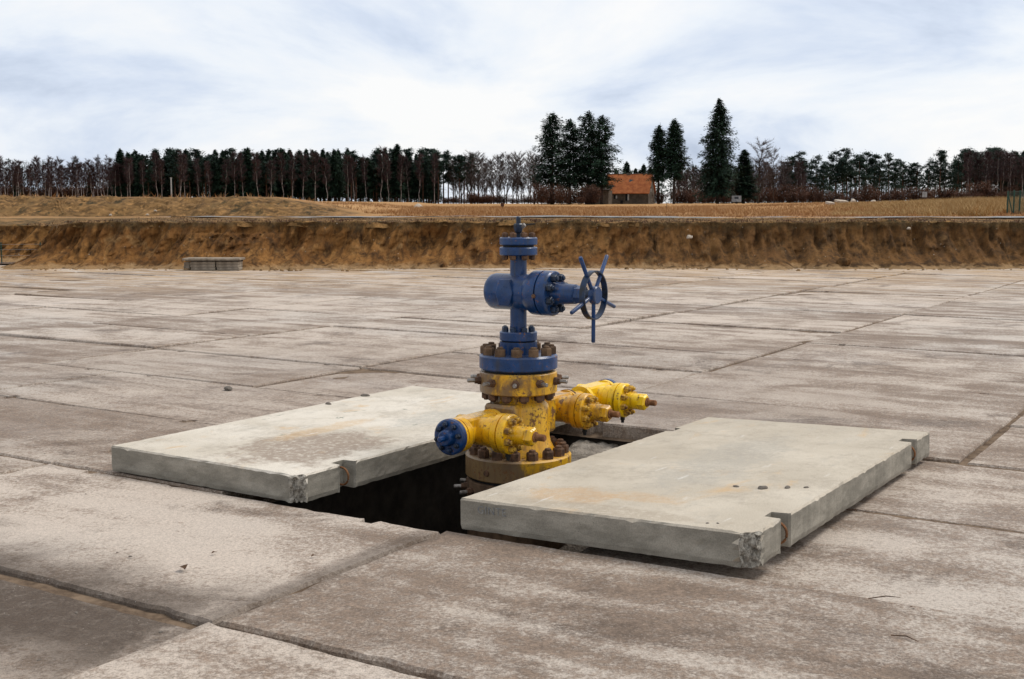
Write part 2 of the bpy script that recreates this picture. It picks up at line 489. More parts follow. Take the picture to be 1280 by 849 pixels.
M = dict(
    pad=mat_pad(),
    cover_new=mat_cover('cover_concrete_grey', (0.46, 0.40, 0.315), (0.56, 0.495, 0.40), 0.6, (0.3, 0.1, 0),
                        [(0.32, 1.05, 0.20, 0.24, (0.50, 0.31, 0.15), 0.5, 2.4), (0.42, 0.72, 0.12, 0.22, (0.52, 0.34, 0.18), 0.45, 2.4),
                         (0.10, 0.75, 0.10, 0.60, (0.33, 0.27, 0.20), 0.55, 2.0), (1.5, 0.75, 0.9, 0.25, (0.36, 0.335, 0.29), 0.5, 2.0)]),
    cover_old=mat_cover('cover_concrete_pale', (0.55, 0.49, 0.40), (0.67, 0.61, 0.52), 0.8, (4.2, 1.4, 0),
                        [(0.62, 0.50, 0.55, 0.42, (0.27, 0.205, 0.155), 0.85, 2.6), (1.15, 0.80, 0.50, 0.10, (0.56, 0.38, 0.20), 0.5, 2.4),
                         (1.9, 0.45, 0.5, 0.2, (0.42, 0.40, 0.35), 0.6, 2.4)], 0.8),
    broken=mat_broken(),
    blue=mat_paint('blue_paint', (0.003, 0.025, 0.088), (0.004, 0.042, 0.150), 0.65, 0.73, 0.13, 0.20, (0.030, 0.030, 0.034)),
    yellow=mat_paint('yellow_paint', (0.70, 0.35, 0.006), (0.82, 0.47, 0.010), 0.64, 0.70, 0.16, 0.16, None, None, 0.5),
    yellow_bright=mat_paint('bright_yellow_paint', (0.82, 0.49, 0.006), (0.88, 0.57, 0.010), 0.665, 0.73, 0.08, 0.14),
    yellow_worn=mat_paint('worn_yellow_paint', (0.60, 0.285, 0.006), (0.74, 0.41, 0.010), 0.62, 0.69, 0.24, 0.22, None, (1.1, -0.02), 0.75),
    yellow_base=mat_paint('half_bare_yellow_paint', (0.60, 0.30, 0.006), (0.72, 0.40, 0.010), 0.61, 0.69, 0.28, 0.42, None, (1.5, 0.13), 0.7),
    rusty=mat_simple('rusty_steel', (0.055, 0.030, 0.018), (0.155, 0.082, 0.045), 22, 0.8, 0.3, 0.3, 0.004, False),
    rust_brown=mat_simple('brown_rust', (0.075, 0.045, 0.027), (0.17, 0.105, 0.060), 14, 0.85, 0.25, 0.3, 0.004, False),
    rust_orange=mat_simple('orange_rust', (0.12, 0.052, 0.022), (0.27, 0.125, 0.055), 30, 0.85, 0.2, 0.2, 0.004, False),
    nut_yellow=mat_simple('nut_paint_and_rust', (0.13, 0.060, 0.018), (0.62, 0.36, 0.030), 26, 0.6, 0.4, 0.2, 0.003, False),
    nut_blue=mat_simple('nut_blue_paint', (0.010, 0.012, 0.016), (0.006, 0.026, 0.072), 24, 0.40, 0.4, 0.2, 0.003, False),
    steel=mat_simple('grey_steel', (0.16, 0.14, 0.12), (0.34, 0.31, 0.28), 30, 0.45, 0.5, 0.1, 0.002, False, 0.6),
    black=mat_simple('black_gasket', (0.010, 0.010, 0.011), (0.022, 0.020, 0.018), 20, 0.7, 0.3, 0.1, 0.002),
    dirt=mat_simple('joint_dirt', (0.090, 0.061, 0.041), (0.20, 0.142, 0.096), 9, 0.95, 0.1, 0.6, 0.02, False),
    pit=mat_simple('pit_wall', (0.035, 0.030, 0.026), (0.070, 0.060, 0.050), 5, 0.95, 0.1, 0.5, 0.02, False),
    sand=mat_simple('grey_sand', (0.16, 0.135, 0.108), (0.32, 0.28, 0.235), 9, 0.95, 0.1, 0.9, 0.03, False),
    bank=mat_bank(),
    field=mat_field(),
    stone=mat_simple('stone', (0.08, 0.07, 0.06), (0.22, 0.19, 0.16), 30, 0.9, 0.2, 0.4, 0.004),
    pale_stone=mat_simple('pale_stone', (0.34, 0.28, 0.22), (0.50, 0.43, 0.35), 6, 0.9, 0.2, 0.4, 0.02),
    leaf_dry=mat_simple('dry_leaf', (0.045, 0.026, 0.015), (0.12, 0.062, 0.030), 20, 0.8, 0.2, 0.2, 0.002),
    board=mat_simple('weathered_grey_boards', (0.17, 0.138, 0.105), (0.33, 0.28, 0.22), 6, 0.9, 0.2, 0.3, 0.01),
    track=mat_simple('wet_track', (0.10, 0.095, 0.09), (0.24, 0.235, 0.23), 0.8, 0.6, 0.3, 0.1, 0.02, False),
    water=mat_simple('puddle_water', (0.09, 0.12, 0.15), (0.11, 0.14, 0.17), 3, 0.08, 0.6, 0.05, 0.01),
    grass=mat_leaf('dry_grass', (0.36, 0.185, 0.075), (0.46, 0.265, 0.115), 0.35),
    grass_pale=mat_leaf('pale_dry_grass', (0.35, 0.215, 0.085), (0.46, 0.305, 0.135), 0.5),
    spruce=mat_leaf('spruce_needles', (0.010, 0.024, 0.015), (0.032, 0.064, 0.034), 0.8),
    pine=mat_leaf('pine_needles', (0.014, 0.032, 0.024), (0.042, 0.072, 0.050), 0.6),
    bark=mat_simple('dark_bark', (0.025, 0.019, 0.016), (0.060, 0.043, 0.034), 2.5, 0.95, 0.1, 0),
    pine_bark=mat_simple('pine_bark', (0.050, 0.030, 0.022), (0.12, 0.066, 0.042), 1.2, 0.95, 0.1, 0),
    birch_bark=mat_simple('birch_bark', (0.17, 0.145, 0.13), (0.40, 0.36, 0.33), 1.5, 0.9, 0.1, 0),
    twig=mat_leaf('birch_twigs', (0.050, 0.030, 0.032), (0.092, 0.056, 0.054), 0.4),
    twig_grey=mat_leaf('grey_twigs', (0.072, 0.058, 0.055), (0.125, 0.100, 0.094), 0.4),
    brush=mat_leaf('red_brown_brush', (0.052, 0.026, 0.018), (0.115, 0.052, 0.030), 0.4),
    plaster=mat_simple('old_plaster', (0.075, 0.062, 0.050), (0.15, 0.125, 0.10), 0.9, 0.95, 0.1, 0),
    tiles=mat_tiles(),
    glass=mat_simple('window_dark', (0.012, 0.013, 0.015), (0.02, 0.022, 0.025), 3, 0.15, 0.5, 0),
    frame_white=mat_simple('white_trim', (0.42, 0.42, 0.41), (0.55, 0.55, 0.53), 2, 0.8, 0.2, 0),
    caravan=mat_simple('off_white_panel', (0.17, 0.18, 0.19), (0.30, 0.31, 0.32), 1.5, 0.6, 0.3, 0),
    fence_green=mat_simple('green_fence', (0.010, 0.040, 0.028), (0.018, 0.062, 0.042), 2, 0.5, 0.3, 0),
    post=mat_simple('grey_post', (0.22, 0.22, 0.22), (0.36, 0.36, 0.35), 1, 0.8, 0.2, 0),
    ink=mat_simple('faded_stamp_ink', (0.13, 0.135, 0.145), (0.29, 0.285, 0.26), 55, 0.9, 0.2, 0, 0.01, False),
)

# ------------------------------------------------------------------ mesh helpers


class MB:
    """collects shapes that become ONE mesh"""

    def __init__(self):
        self.v, self.f, self.mi = [], [], []

    def face(self, idx, m=0):
        self.f.append(tuple(idx))
        self.mi.append(m)

    def ring_mesh(self, rings, cap0=True, cap1=True, m=0, closed=True):
        base = len(self.v)
        n = len(rings[0])
        for r in rings:
            self.v.extend([tuple(p) for p in r])
        for i in range(len(rings) - 1):
            for j in range(n if closed else n - 1):
                a = base + i * n + j
                b = base + i * n + (j + 1) % n
                self.face((a, b, b + n, a + n), m)
        if cap0:
            self.face([base + j for j in range(n)][::-1], m)
        if cap1:
            self.face([base + (len(rings) - 1) * n + j for j in range(n)], m)

    def lathe(self, prof, o=(0, 0, 0), axis='Z', n=32, cap0=True, cap1=True, m=0, ph=0.0):
        """prof: (distance along the axis, radius) pairs"""
        o = Vector(o)
        if isinstance(axis, str):
            ax = {'X': Vector((1, 0, 0)), 'Y': Vector((0, 1, 0)), 'Z': Vector((0, 0, 1))}[axis]
        else:
            ax = Vector(axis).normalized()
        up = Vector((0, 0, 1)) if abs(ax.z) < 0.9 else Vector((1, 0, 0))
        e1 = ax.cross(up).normalized()
        e2 = ax.cross(e1).normalized()
        if ax.z > 0.9:
            e1, e2 = Vector((1, 0, 0)), Vector((0, 1, 0))
        else:
            e2 = -e2 if e1.cross(e2).dot(ax) < 0 else e2
        rings = []
        for t, r in prof:
            c = o + ax * t
            rings.append([c + (e1 * math.cos(ph + 2 * math.pi * j / n) + e2 * math.sin(ph + 2 * math.pi * j / n)) * r
                          for j in range(n)])
        self.ring_mesh(rings, cap0, cap1, m)
        return self

    def tube(self, pts, rads, n=6, m=0, cap=True):
        pts = [Vector(p) for p in pts]
        rings = []
        for i, p in enumerate(pts):
            d = (pts[min(i + 1, len(pts) - 1)] - pts[max(i - 1, 0)])
            if d.length < 1e-9:
                d = Vector((0, 0, 1))
            d.normalize()
            up = Vector((0, 0, 1)) if abs(d.z) < 0.95 else Vector((1, 0, 0))
            e1 = d.cross(up).normalized()
            e2 = e1.cross(d).normalized()
            r = rads[i] if isinstance(rads, (list, tuple)) else rads
            rings.append([p + (e1 * math.cos(2 * math.pi * j / n) - e2 * math.sin(2 * math.pi * j / n)) * r
                          for j in range(n)])
        self.ring_mesh(rings, cap, cap, m)
        return self

    def box(self, lo, hi, m=0, bev=0.0):
        x0, y0, z0 = lo
        x1, y1, z1 = hi
        b = bev
        if b <= 0:
            base = len(self.v)
            self.v += [(x0, y0, z0), (x1, y0, z0), (x1, y1, z0), (x0, y1, z0),
                       (x0, y0, z1), (x1, y0, z1), (x1, y1, z1), (x0, y1, z1)]
            for q in ((0, 3, 2, 1), (4, 5, 6, 7), (0, 1, 5, 4), (1, 2, 6, 5), (2, 3, 7, 6), (3, 0, 4, 7)):
                self.face([base + i for i in q], m)
        else:
            def r(z, k):
                return [(x0 + k, y0 + b, z), (x0 + b, y0 + k, z), (x1 - b, y0 + k, z), (x1 - k, y0 + b, z),
                        (x1 - k, y1 - b, z), (x1 - b, y1 - k, z), (x0 + b, y1 - k, z), (x0 + k, y1 - b, z)]
            self.ring_mesh([r(z0, b * 0.7), r(z0 + b, 0), r(z1 - b, 0), r(z1, b * 0.7)], True, True, m)
        return self

    def quad(self, a, b, c, d, m=0):
        base = len(self.v)
        self.v += [tuple(a), tuple(b), tuple(c), tuple(d)]
        self.face((base, base + 1, base + 2, base + 3), m)

    def tri(self, a, b, c, m=0):
        base = len(self.v)
        self.v += [tuple(a), tuple(b), tuple(c)]
        self.face((base, base + 1, base + 2), m)

    def mesh(self, name, mats, smooth=None):
        me = bpy.data.meshes.new(name)
        me.from_pydata(self.v, [], self.f)
        for mt in (mats if isinstance(mats, (list, tuple)) else [mats]):
            me.materials.append(M[mt] if isinstance(mt, str) else mt)
        if any(self.mi):
            me.polygons.foreach_set('material_index', self.mi)
        if smooth is not None:
            me.shade_smooth()
            if smooth < 180:
                me.set_sharp_from_angle(angle=R(smooth))
        me.update()
        return me

    def build(self, name, mats, parent=None, smooth=None, loc=None, rot=None):
        return link(name, self.mesh(name, mats, smooth), parent, loc, rot)


def link(name, me, parent=None, loc=None, rot=None):
    o = bpy.data.objects.new(name, me)
    COL.objects.link(o)
    if parent:
        o.parent = parent
    if loc is not None:
        o.location = loc
    if rot is not None:
        o.rotation_euler = rot
    return o


def tag(o, label=None, cat=None, group=None, kind=None):
    if label:
        o['label'] = label
    if cat:
        o['category'] = cat
    if group:
        o['group'] = group
    if kind:
        o['kind'] = kind
    return o


def empty(name, loc=(0, 0, 0), rz=0.0):
    return link(name, None, None, loc, (0, 0, rz))


def fbm(x, y, z=0.0, o=4):
    return noise.fractal(Vector((x, y, z)), 1.0, 2.0, o)      # about -1..1


def grid_mesh(name, X, Y, Z, mat, smooth=True):
    r, c = X.shape
    me = bpy.data.meshes.new(name)
    co = np.stack([X, Y, Z], -1).reshape(-1, 3)
    i = np.arange(r * c).reshape(r, c)
    q = np.stack([i[:-1, :-1], i[:-1, 1:], i[1:, 1:], i[1:, :-1]], -1).reshape(-1, 4)
    me.vertices.add(len(co))
    me.vertices.foreach_set('co', co.ravel().astype(np.float32))
    me.loops.add(q.size)
    me.loops.foreach_set('vertex_index', q.ravel().astype(np.int32))
    me.polygons.add(len(q))
    me.polygons.foreach_set('loop_start', np.arange(0, q.size, 4, dtype=np.int32))
    me.materials.append(M[mat])
    me.update(calc_edges=True)
    if smooth:
        me.shade_smooth()
    return me


def sst(x, a, b):
    t = min(1.0, max(0.0, (x - a) / (b - a)))
    return t * t * (3 - 2 * t)


# ------------------------------------------------------------------ terrain shape
def crest_y(x):
    """plan line of the bank crest"""
    return 33.45 + 5.5 * sst(-x, 12.3, 13.8) + 0.30 * fbm(x * 0.6, 3.3, 0, 3) + 0.16 * fbm(x * 2.7, 9.1, 0, 2)


def crest_z(x):
    return 1.27 - 0.17 * sst(-x, 12.0, 14.5) + 0.05 * fbm(x * 0.4, 7.7) + 0.06 * fbm(x * 1.9, 1.2)


def field_z(x, y):
    a = x / y
    base = 1.27 + 0.0 * y
    rise = max(0.0, y - 58.0)
    tilt = 0.0082 + 0.0022 * sst(a, 0.1, 0.42) + 0.0014 * sst(-a, 0.02, 0.2)
    base += rise * tilt if rise < 380 else 380 * tilt + (rise - 380) * 0.004
    # earth berm beyond the track at the left
    end = -7.6 - 0.055 * (y - 62) + 0.8 * fbm(y * 0.3, 2.2)
    gx = x + 0.5 * fbm(x * 0.35, y * 0.2, 5)
    gul = 0.55 * abs(fbm(gx * 0.55 + y * 0.35, y * 0.16, 1.5, 4)) + 0.16 * fbm(gx * 1.6, y * 0.8, 4, 3)
    front = sst(y + 1.6 * fbm(x * 0.22, 0.4) + 5 * gul, 62.0, 66.2)
    lat = sst(-x, -end - 0.0, -end + 7.0)
    back = 1 - sst(y, 76, 95) * 0.6
    base += (1.0 + 0.05 * fbm(x * 0.4, 8.0)) * front * lat * back - 1.15 * gul * sst(y, 60.5, 62) * (1 - sst(y, 67.5, 69.5)) * lat
    # grassy rise at the right
    base += (0.42 + 0.1 * fbm(x * 0.12, y * 0.1, 2)) * sst(x, 17.0, 31.0) * sst(y, 60, 84) * (1 - 0.75 * sst(y, 100, 170))
    base += 0.05 * fbm(x * 0.25, y * 0.25, 0.7) * sst(y, 36, 42)
    return base


def make_field():
    A = np.concatenate([np.linspace(-1.3, -0.56, 40)[:-1], np.linspace(-0.56, 0.56, 420), np.linspace(0.56, 1.3, 40)[1:]])
    offs = np.concatenate([[-0.06, 0.0, 0.12, 0.3], np.linspace(0.6, 10, 24)[:-1], np.linspace(10, 26, 22)[:-1],
                           np.linspace(26, 38, 72)[:-1], np.linspace(38, 80, 60)[:-1], np.geomspace(80, 3400, 60)])
    X = np.zeros((len(offs), len(A)))
    Y = np.zeros_like(X)
    Z = np.zeros_like(X)
    for j, a in enumerate(A):
        y0 = crest_y(a * 33.4)
        y0 = crest_y(a * y0)
        xk = a * y0
        for i, o in enumerate(offs):
            y = y0 + o
            x = a * y if o > 0.31 else xk
            X[i, j], Y[i, j] = x, y
            z = field_z(x, y)
            t = sst(o, 0.0, 9.0)
            zc = crest_z(x)
            if i == 0:
                z = zc - 0.14
            else:
                z = zc * (1 - t) + z * t + (0.05 * fbm(x * 1.3, y * 1.3, 3) * (1 - sst(o, 3, 14)))
                if o < 0.05:
                    z -= 0.03
            Z[i, j] = z
    me = grid_mesh('field', X, Y, Z, 'field')
    tag(link('field', me), kind='structure')


def make_bank():
    # plan polyline of the toe, right to left, then round the corner and back
    pts = [(30, 32.35), (18, 32.45), (6, 32.4), (-6, 32.5), (-12.4, 32.5), (-13.35, 32.8), (-13.85, 33.5), (-14.05, 34.8), (-14.2, 36.4),
           (-14.8, 37.3), (-16.2, 37.6), (-19, 37.5), (-27, 37.4)]
    P = [Vector((x, y, 0)) for x, y in pts]
    S = [0]
    for a, b in zip(P, P[1:]):
        S.append(S[-1] + (b - a).length)

    def at(s):
        for i in range(len(P) - 1):
            if s <= S[i + 1] or i == len(P) - 2:
                t = (s - S[i]) / (S[i + 1] - S[i])
                return P[i].lerp(P[i + 1], t), (P[i + 1] - P[i]).normalized()
    ns = 1400
    prof = np.linspace(0, 1, 46)
    X = np.zeros((len(prof), ns))
    Y = np.zeros_like(X)
    Z = np.zeros_like(X)
    ss = np.linspace(0, S[-1], ns)
    dirs = [at(s)[1] for s in ss]
    # smoothed inward normals so that the corner turns gently
    N = np.array([(-d.y, d.x) for d in dirs]) * -1
    ker = np.ones(61) / 61
    N = np.stack([np.convolve(np.pad(N[:, i], 30, 'edge'), ker, 'valid') for i in range(2)], 1)
    N /= np.linalg.norm(N, axis=1)[:, None]
    for j, s in enumerate(ss):
        p, _ = at(s)
        for i, v in enumerate(prof):
            x0, y0 = p.x + N[j, 0] * v, p.y + N[j, 1] * v
            H = 1.32 - 0.17 * sst(-p.x, 12.0, 14.5)
            q = s + 0.55 * v * (1 if p.x < 4 else 0.25)                    # gullies lean over
            g1 = abs(fbm(q * 0.75, v * 0.35, 2.0, 4))
            g2 = abs(fbm(q * 3.0, v * 0.8, 6.0, 3))
            lump = fbm(q * 1.6, v * 1.5, 9.0, 5)
            fine = fbm(q * 6.5, v * 7.0, 3.0, 3)
            mid = math.sin(math.pi * min(1, v * 1.0)) ** 0.6
            dep = mid * (0.62 * g1 + 0.40 * g2 + 0.14 * lump) + 0.08 * fine * (0.4 + mid) - 0.22
            run = 1.05 * v ** 0.92 + dep * 0.9
            toe = 0.75 * (1 - v) ** 3 * (0.25 + 1.5 * abs(fbm(s * 0.45, 4.0, 1, 4)))
            run -= toe
            z = H * (v ** 1.18) + 0.08 * lump * mid + 0.03 * fine
            if v < 0.04:
                z = -0.10
                run -= 0.12
            if v > 0.97:
                z = H - 0.10
                run += 0.35
            X[i, j] = p.x + N[j, 0] * run
            Y[i, j] = p.y + N[j, 1] * run
            Z[i, j] = z
    # a slumped heap of soft sand in front of the bank
    d2 = ((X + 7.6) / 1.5) ** 2 + ((Y - 32.4) / 1.0) ** 2
    Y -= 0.30 * np.exp(-d2) * (Z < 0.95)
    Z += 0.10 * np.exp(-d2) * (Z < 0.8)
    me = grid_mesh('earth_bank', X[:, ::-1], Y[:, ::-1], Z[:, ::-1], 'bank')
    tag(link('earth_bank', me), kind='structure')


make_field()
make_bank()

# ------------------------------------------------------------------ track on the field
mbt = MB()
ctr = []
for i in range(121):
    a = -0.30 + i * 0.0075
    y = 53.5 - 6.5 * sst(a, 0.05, 0.45) + 0.5 * fbm(a * 9, 1.1)
    ctr.append((a * y, y))
rows = []
for i, (x, y) in enumerate(ctr):
    wdt = 1.9 + 2.2 * fbm(i * 0.12, 5.5) if i > 3 else 0.4 + i * 0.5
    wdt = max(0.25, wdt)
    rows.append([(x, y + (k / 4 - 0.5) * 2 * wdt, 0) for k in range(5)])
rows = [[(x, y, field_z(x, y) + 0.05) for x, y, _ in r] for r in rows]
mbt.ring_mesh(rows, False, False, 0, closed=False)
tag(mbt.build('track', 'track'), kind='structure')

# ------------------------------------------------------------------ concrete pad of single slabs


NOTCH = set()


def slab_outline(L, W, step, jit, notches, seed, chips=()):
    """closed outline, lower left corner at 0,0; long side on X. notches: (side, distance along, width, depth)"""
    r = random.Random(seed)
    P = []

    def walk(a, b, nrm, side):
        a, b = Vector(a), Vector(b)
        ln = (b - a).length
        ts = set([0.0])
        k = max(1, int(ln / step))
        for i in range(1, k):
            ts.add(i / k)
        cut = [n for n in notches if n[0] == side]
        out = []
        for t in sorted(ts):
            d = t * ln
            if any(n[1] - n[2] / 2 - step * 0.3 < d < n[1] + n[2] / 2 + step * 0.3 for n in cut):
                continue
            off = abs(r.gauss(0, jit)) if 0 < t < 1 else 0
            if r.random() < 0.05:
                off += jit * 4 * r.random()
            out.append((d, off))
        for n in cut:
            a0, a1, dp = n[1] - n[2] / 2, n[1] + n[2] / 2, n[3]
            out += [(a0 - 0.010, -1.0), (a0, -1.010), (a0 + 0.008, -1.0 - dp * 0.96), (a1 - 0.008, -1.0 - dp), (a1, -1.010), (a1 + 0.010, -1.0)]
        out.sort()
        for d, off in out:
            fl = off <= -1.0
            if fl:
                off = -1.0 - off
            q = a + (b - a) * (d / ln) + Vector(nrm) * off
            P.append((q.x, q.y))
            if fl:
                NOTCH.add((round(q.x, 5), round(q.y, 5)))
    walk((0, 0), (L, 0), (0, 1), 'near')
    walk((L, 0), (L, W), (-1, 0), 'right')
    walk((L, W), (0, W), (0, -1), 'far')
    walk((0, W), (0, 0), (1, 0), 'left')
    return P


def slab_mesh(name, L, W, T, step, jit, notches, seed, mats, bev=0.012, nz=1, corner=None):
    """corner=(x, y, size): that corner is broken off, with a rough face (second material)"""
    P = slab_outline(L, W, step, jit, notches, seed)
    r = random.Random(seed + 1)
    if corner:
        kx, ky, sz = corner
        Q = []
        for (x, y) in P:
            d = abs(x - kx) + abs(y - ky)
            if d < sz:
                continue
            Q.append((x, y))
        # put points along the broken edge where the removed ones stood
        sx, sy = (1 if kx < L / 2 else -1), (1 if ky < W / 2 else -1)
        pa, pb = (kx + sx * sz, ky), (kx, ky + sy * sz)
        n = 6
        line = [(pa[0] + (pb[0] - pa[0]) * i / n, pa[1] + (pb[1] - pa[1]) * i / n) for i in range(n + 1)]
        # find insertion place: after the point nearest to the start of the gap
        best, bi = 1e9, 0
        for i in range(len(Q)):
            a, b = Q[i], Q[(i + 1) % len(Q)]
            mx, my = (a[0] + b[0]) / 2, (a[1] + b[1]) / 2
            g = math.hypot(a[0] - b[0], a[1] - b[1])
            dd = math.hypot(mx - kx, my - ky) - g * 0.6
            if dd < best:
                best, bi = dd, i
        if math.hypot(Q[bi][0] - pa[0], Q[bi][1] - pa[1]) > math.hypot(Q[bi][0] - pb[0], Q[bi][1] - pb[1]):
            line = line[::-1]
        Q = Q[:bi + 1] + line + Q[bi + 1:]
        P = Q
    mb = MB()
    n = len(P)
    onbreak = [bool(corner) and abs(abs(x - corner[0]) + abs(y - corner[1]) - corner[2]) < 0.02 for x, y in P]
    cx, cy = L / 2, W / 2

    chip = [(r.uniform(0.003, 0.009) if r.random() < (0.10 if nz > 1 else 0.06) else 0.0) for _ in P]

    def inset(d, jag=0.0):
        out = []
        for i, (x, y) in enumerate(P):
            px, py = P[i - 1]
            qx, qy = P[(i + 1) % n]
            tx, ty = qx - px, qy - py
            ln = math.hypot(tx, ty) or 1
            nx, ny = -ty / ln, tx / ln
            dd = d * (0.2 if (round(x, 5), round(y, 5)) in NOTCH else 1.0)
            if onbreak[i] and jag:
                dd += r.uniform(-jag, jag)
            elif jag:
                dd += abs(r.gauss(0, jag * 0.08))
            out.append((x + nx * dd, y + ny * dd))
        return out
    rings = []
    zs = [0.0] + [T * (i + 1) / (nz + 1) for i in range(nz)] + [T - bev]
    for i, z in enumerate(zs):
        o = inset(0.006 if z == 0 else 0.0, 0.016 if corner else 0.0)
        rings.append([(x, y, z + (abs(r.gauss(0, 0.003)) if z == 0 else 0) - (chip[q] * 0.9 if i == len(zs) - 1 else 0)) for q, (x, y) in enumerate(o)])
    top = inset(bev * 0.8)
    ctr_ = (L / 2, W / 2)
    for q in range(n):
        if chip[q] and (round(P[q][0], 5), round(P[q][1], 5)) not in NOTCH:
            vx, vy = ctr_[0] - top[q][0], ctr_[1] - top[q][1]
            ax_ = (math.copysign(1, vx), 0) if min(P[q][0], L - P[q][0]) < min(P[q][1], W - P[q][1]) else (0, math.copysign(1, vy))
            top[q] = (top[q][0] + ax_[0] * chip[q], top[q][1] + ax_[1] * chip[q])
    rings.append([(x, y, T + (-0.008 * abs(r.gauss(0, 1)) if onbreak[i] else 0)) for i, (x, y) in enumerate(top)])
    base = len(mb.v)
    mb.ring_mesh(rings, True, True)
    if corner:
        for fi, f in enumerate(mb.f):
            if len(f) == 4:
                js = [(i - base) % n for i in f]
                if all(onbreak[j] for j in js):
                    mb.mi[fi] = 1
    return mb.mesh(name, mats, None)


def make_pad():
    # bed of dirt under and between the slabs, with the pit left open
    us = sorted(set(list(np.arange(-40, 20, 0.30)) + [PIT[0] + 0.03, PIT[1] - 0.03]))
    ws = sorted(set(list(np.arange(-8, 44, 0.30)) + [PIT[2] + 0.03, PIT[3] - 0.03]))
    U, Wm = np.meshgrid(us, ws)
    mb = MB()
    idx = {}
    for i, w in enumerate(ws):
        for j, u in enumerate(us):
            x, y = xy(u, w)
            if not (-4 < y < 39.5 and abs(x) < 0.62 * max(y, 2) + 5):
                continue
            near_pit = PIT[0] - 0.05 < u < PIT[1] + 0.05 and PIT[2] - 0.05 < w < PIT[3] + 0.05
            z = -0.020 + 0.014 * fbm(x * 1.1, y * 1.1, 3, 3)
            z = min(z, -0.015)
            if u < -3.1 and w < 3.2:
                z -= 0.016
            if u > -1.9 and 4.66 < w < 7.6:
                z = -0.013 + 0.002 * fbm(x * 3, y * 3)
            if near_pit:
                z = -0.11
            idx[(i, j)] = len(mb.v)
            mb.v.append((x, y, z))
    for i in range(len(ws) - 1):
        for j in range(len(us) - 1):
            q = [(i, j), (i, j + 1), (i + 1, j + 1), (i + 1, j)]
            if not all(k in idx for k in q):
                continue
            uc, wc = (us[j] + us[j + 1]) / 2, (ws[i] + ws[i + 1]) / 2
            if PIT[0] < uc < PIT[1] and PIT[2] < wc < PIT[3]:
                continue
            mb.face([idx[k] for k in q])
    pad = mb.build('concrete_pad', 'dirt')
    tag(pad, kind='structure')
    L, W, T = 2.985, 1.49, 0.15
    nt = [('far', 0.42, 0.09, 0.06), ('far', L - 0.42, 0.09, 0.06), ('near', 0.42, 0.09, 0.06), ('near', L - 0.42, 0.09, 0.06)]
    V = [slab_mesh('paving_slab', L, W, T, 0.16, 0.004, nt if s % 3 == 0 else nt[:2] if s % 3 == 1 else [], 100 + s, 'pad', 0.012)
         for s in range(6)]
    VR = [slab_mesh('paving_slab', L, W, T, 0.07, 0.006, nt[:2] if s == 0 else [], 140 + s, 'pad', 0.014) for s in range(3)]
    r = random.Random(21)

    def place(me, u, w, z=0.0, tu=0.0, tw=0.0, rot90=False, dr=0.0, hide=True):
        cu, cw = (u + L / 2, w + W / 2) if not rot90 else (u + W / 2, w + L / 2)
        x, y = xy(cu, cw)
        if hide and not (-1.5 < y < 34.2 and abs(x) < 0.47 * max(y, 1) + 2.2):
            return
        o = link('paving_slab', me, pad)
        o.rotation_mode = 'XYZ'
        ang = -TH + (math.pi / 2 if rot90 else 0) + dr
        mtx = Matrix.Rotation(-TH, 4, 'Z') @ Matrix.Rotation(tw, 4, 'X') @ Matrix.Rotation(-tu, 4, 'Y')
        if rot90:
            mtx = mtx @ Matrix.Rotation(math.pi / 2, 4, 'Z')
        mtx = mtx @ Matrix.Rotation(dr, 4, 'Z') @ Matrix.Translation((-L / 2, -W / 2, -T))
        o.matrix_local = Matrix.Translation((x, y, z)) @ mtx
    J = 3.02
    rows_near = [-4.61, -3.07, -1.53, 0.01, 1.55, 3.09]
    for ri, w in enumerate(rows_near):
        for k in range(-6, 7):
            u = -3.27 + J * k
            z, tu, tw = r.uniform(-0.012, 0.006), r.gauss(0, 0.0018), r.gauss(0, 0.003)
            if ri == 5 and k == 0:
                z, tu, tw = 0.030, 0.014, 0.006
            elif ri == 5 and k == -1:
                z, tu, tw = -0.004, 0.002, 0.004
            elif ri == 5 and k == 1:
                z, tu, tw = 0.012, -0.004, 0.003
            elif ri == 4 and k == 0:
                z, tu, tw = 0.020, 0.001, 0.004
            elif ri == 4 and k <= -1:
                z = -0.022
            me = VR[0 if (ri, k) == (5, -1) else 1 + (k + ri) % 2] if ri >= 3 else V[r.randrange(6)]
            place(me, u, w, z, tu, tw)
    # rows beside the pit
    for ri, w in enumerate((4.615, 6.125)):
        for k in range(0, 6):
            place(V[r.randrange(6)], -6.30 - J * (k + 1) + 0.02, w, r.uniform(-0.012, 0.002), r.gauss(0, 0.002), r.gauss(0, 0.003))
            place(VR[k % 3], -2.60 + J * k, w, r.uniform(-0.012, -0.008), r.gauss(0, 0.002), r.gauss(0, 0.003))
    place(VR[0], -6.29 - 0.035 + 0.0, 4.62, -0.006, 0.0, 0.0, True)
    # rows beyond
    w = 7.64
    while w < 42:
        for k in range(-14, 12):
            me = V[r.randrange(6)]
            place(me, -4.50 + 3.03 * k + r.gauss(0, 0.006), w, r.uniform(-0.014, 0.010) - (0.004 if r.random() < 0.2 else 0) + (0.016 if (-10.7 - 3 * 3.03) < (-4.5 + 3.03 * k) < -10.5 and w > 8 else 0),
                  r.gauss(0, 0.0025), r.gauss(0, 0.004), False, r.gauss(0, 0.0015))
        w += 1.515
    return pad


make_pad()

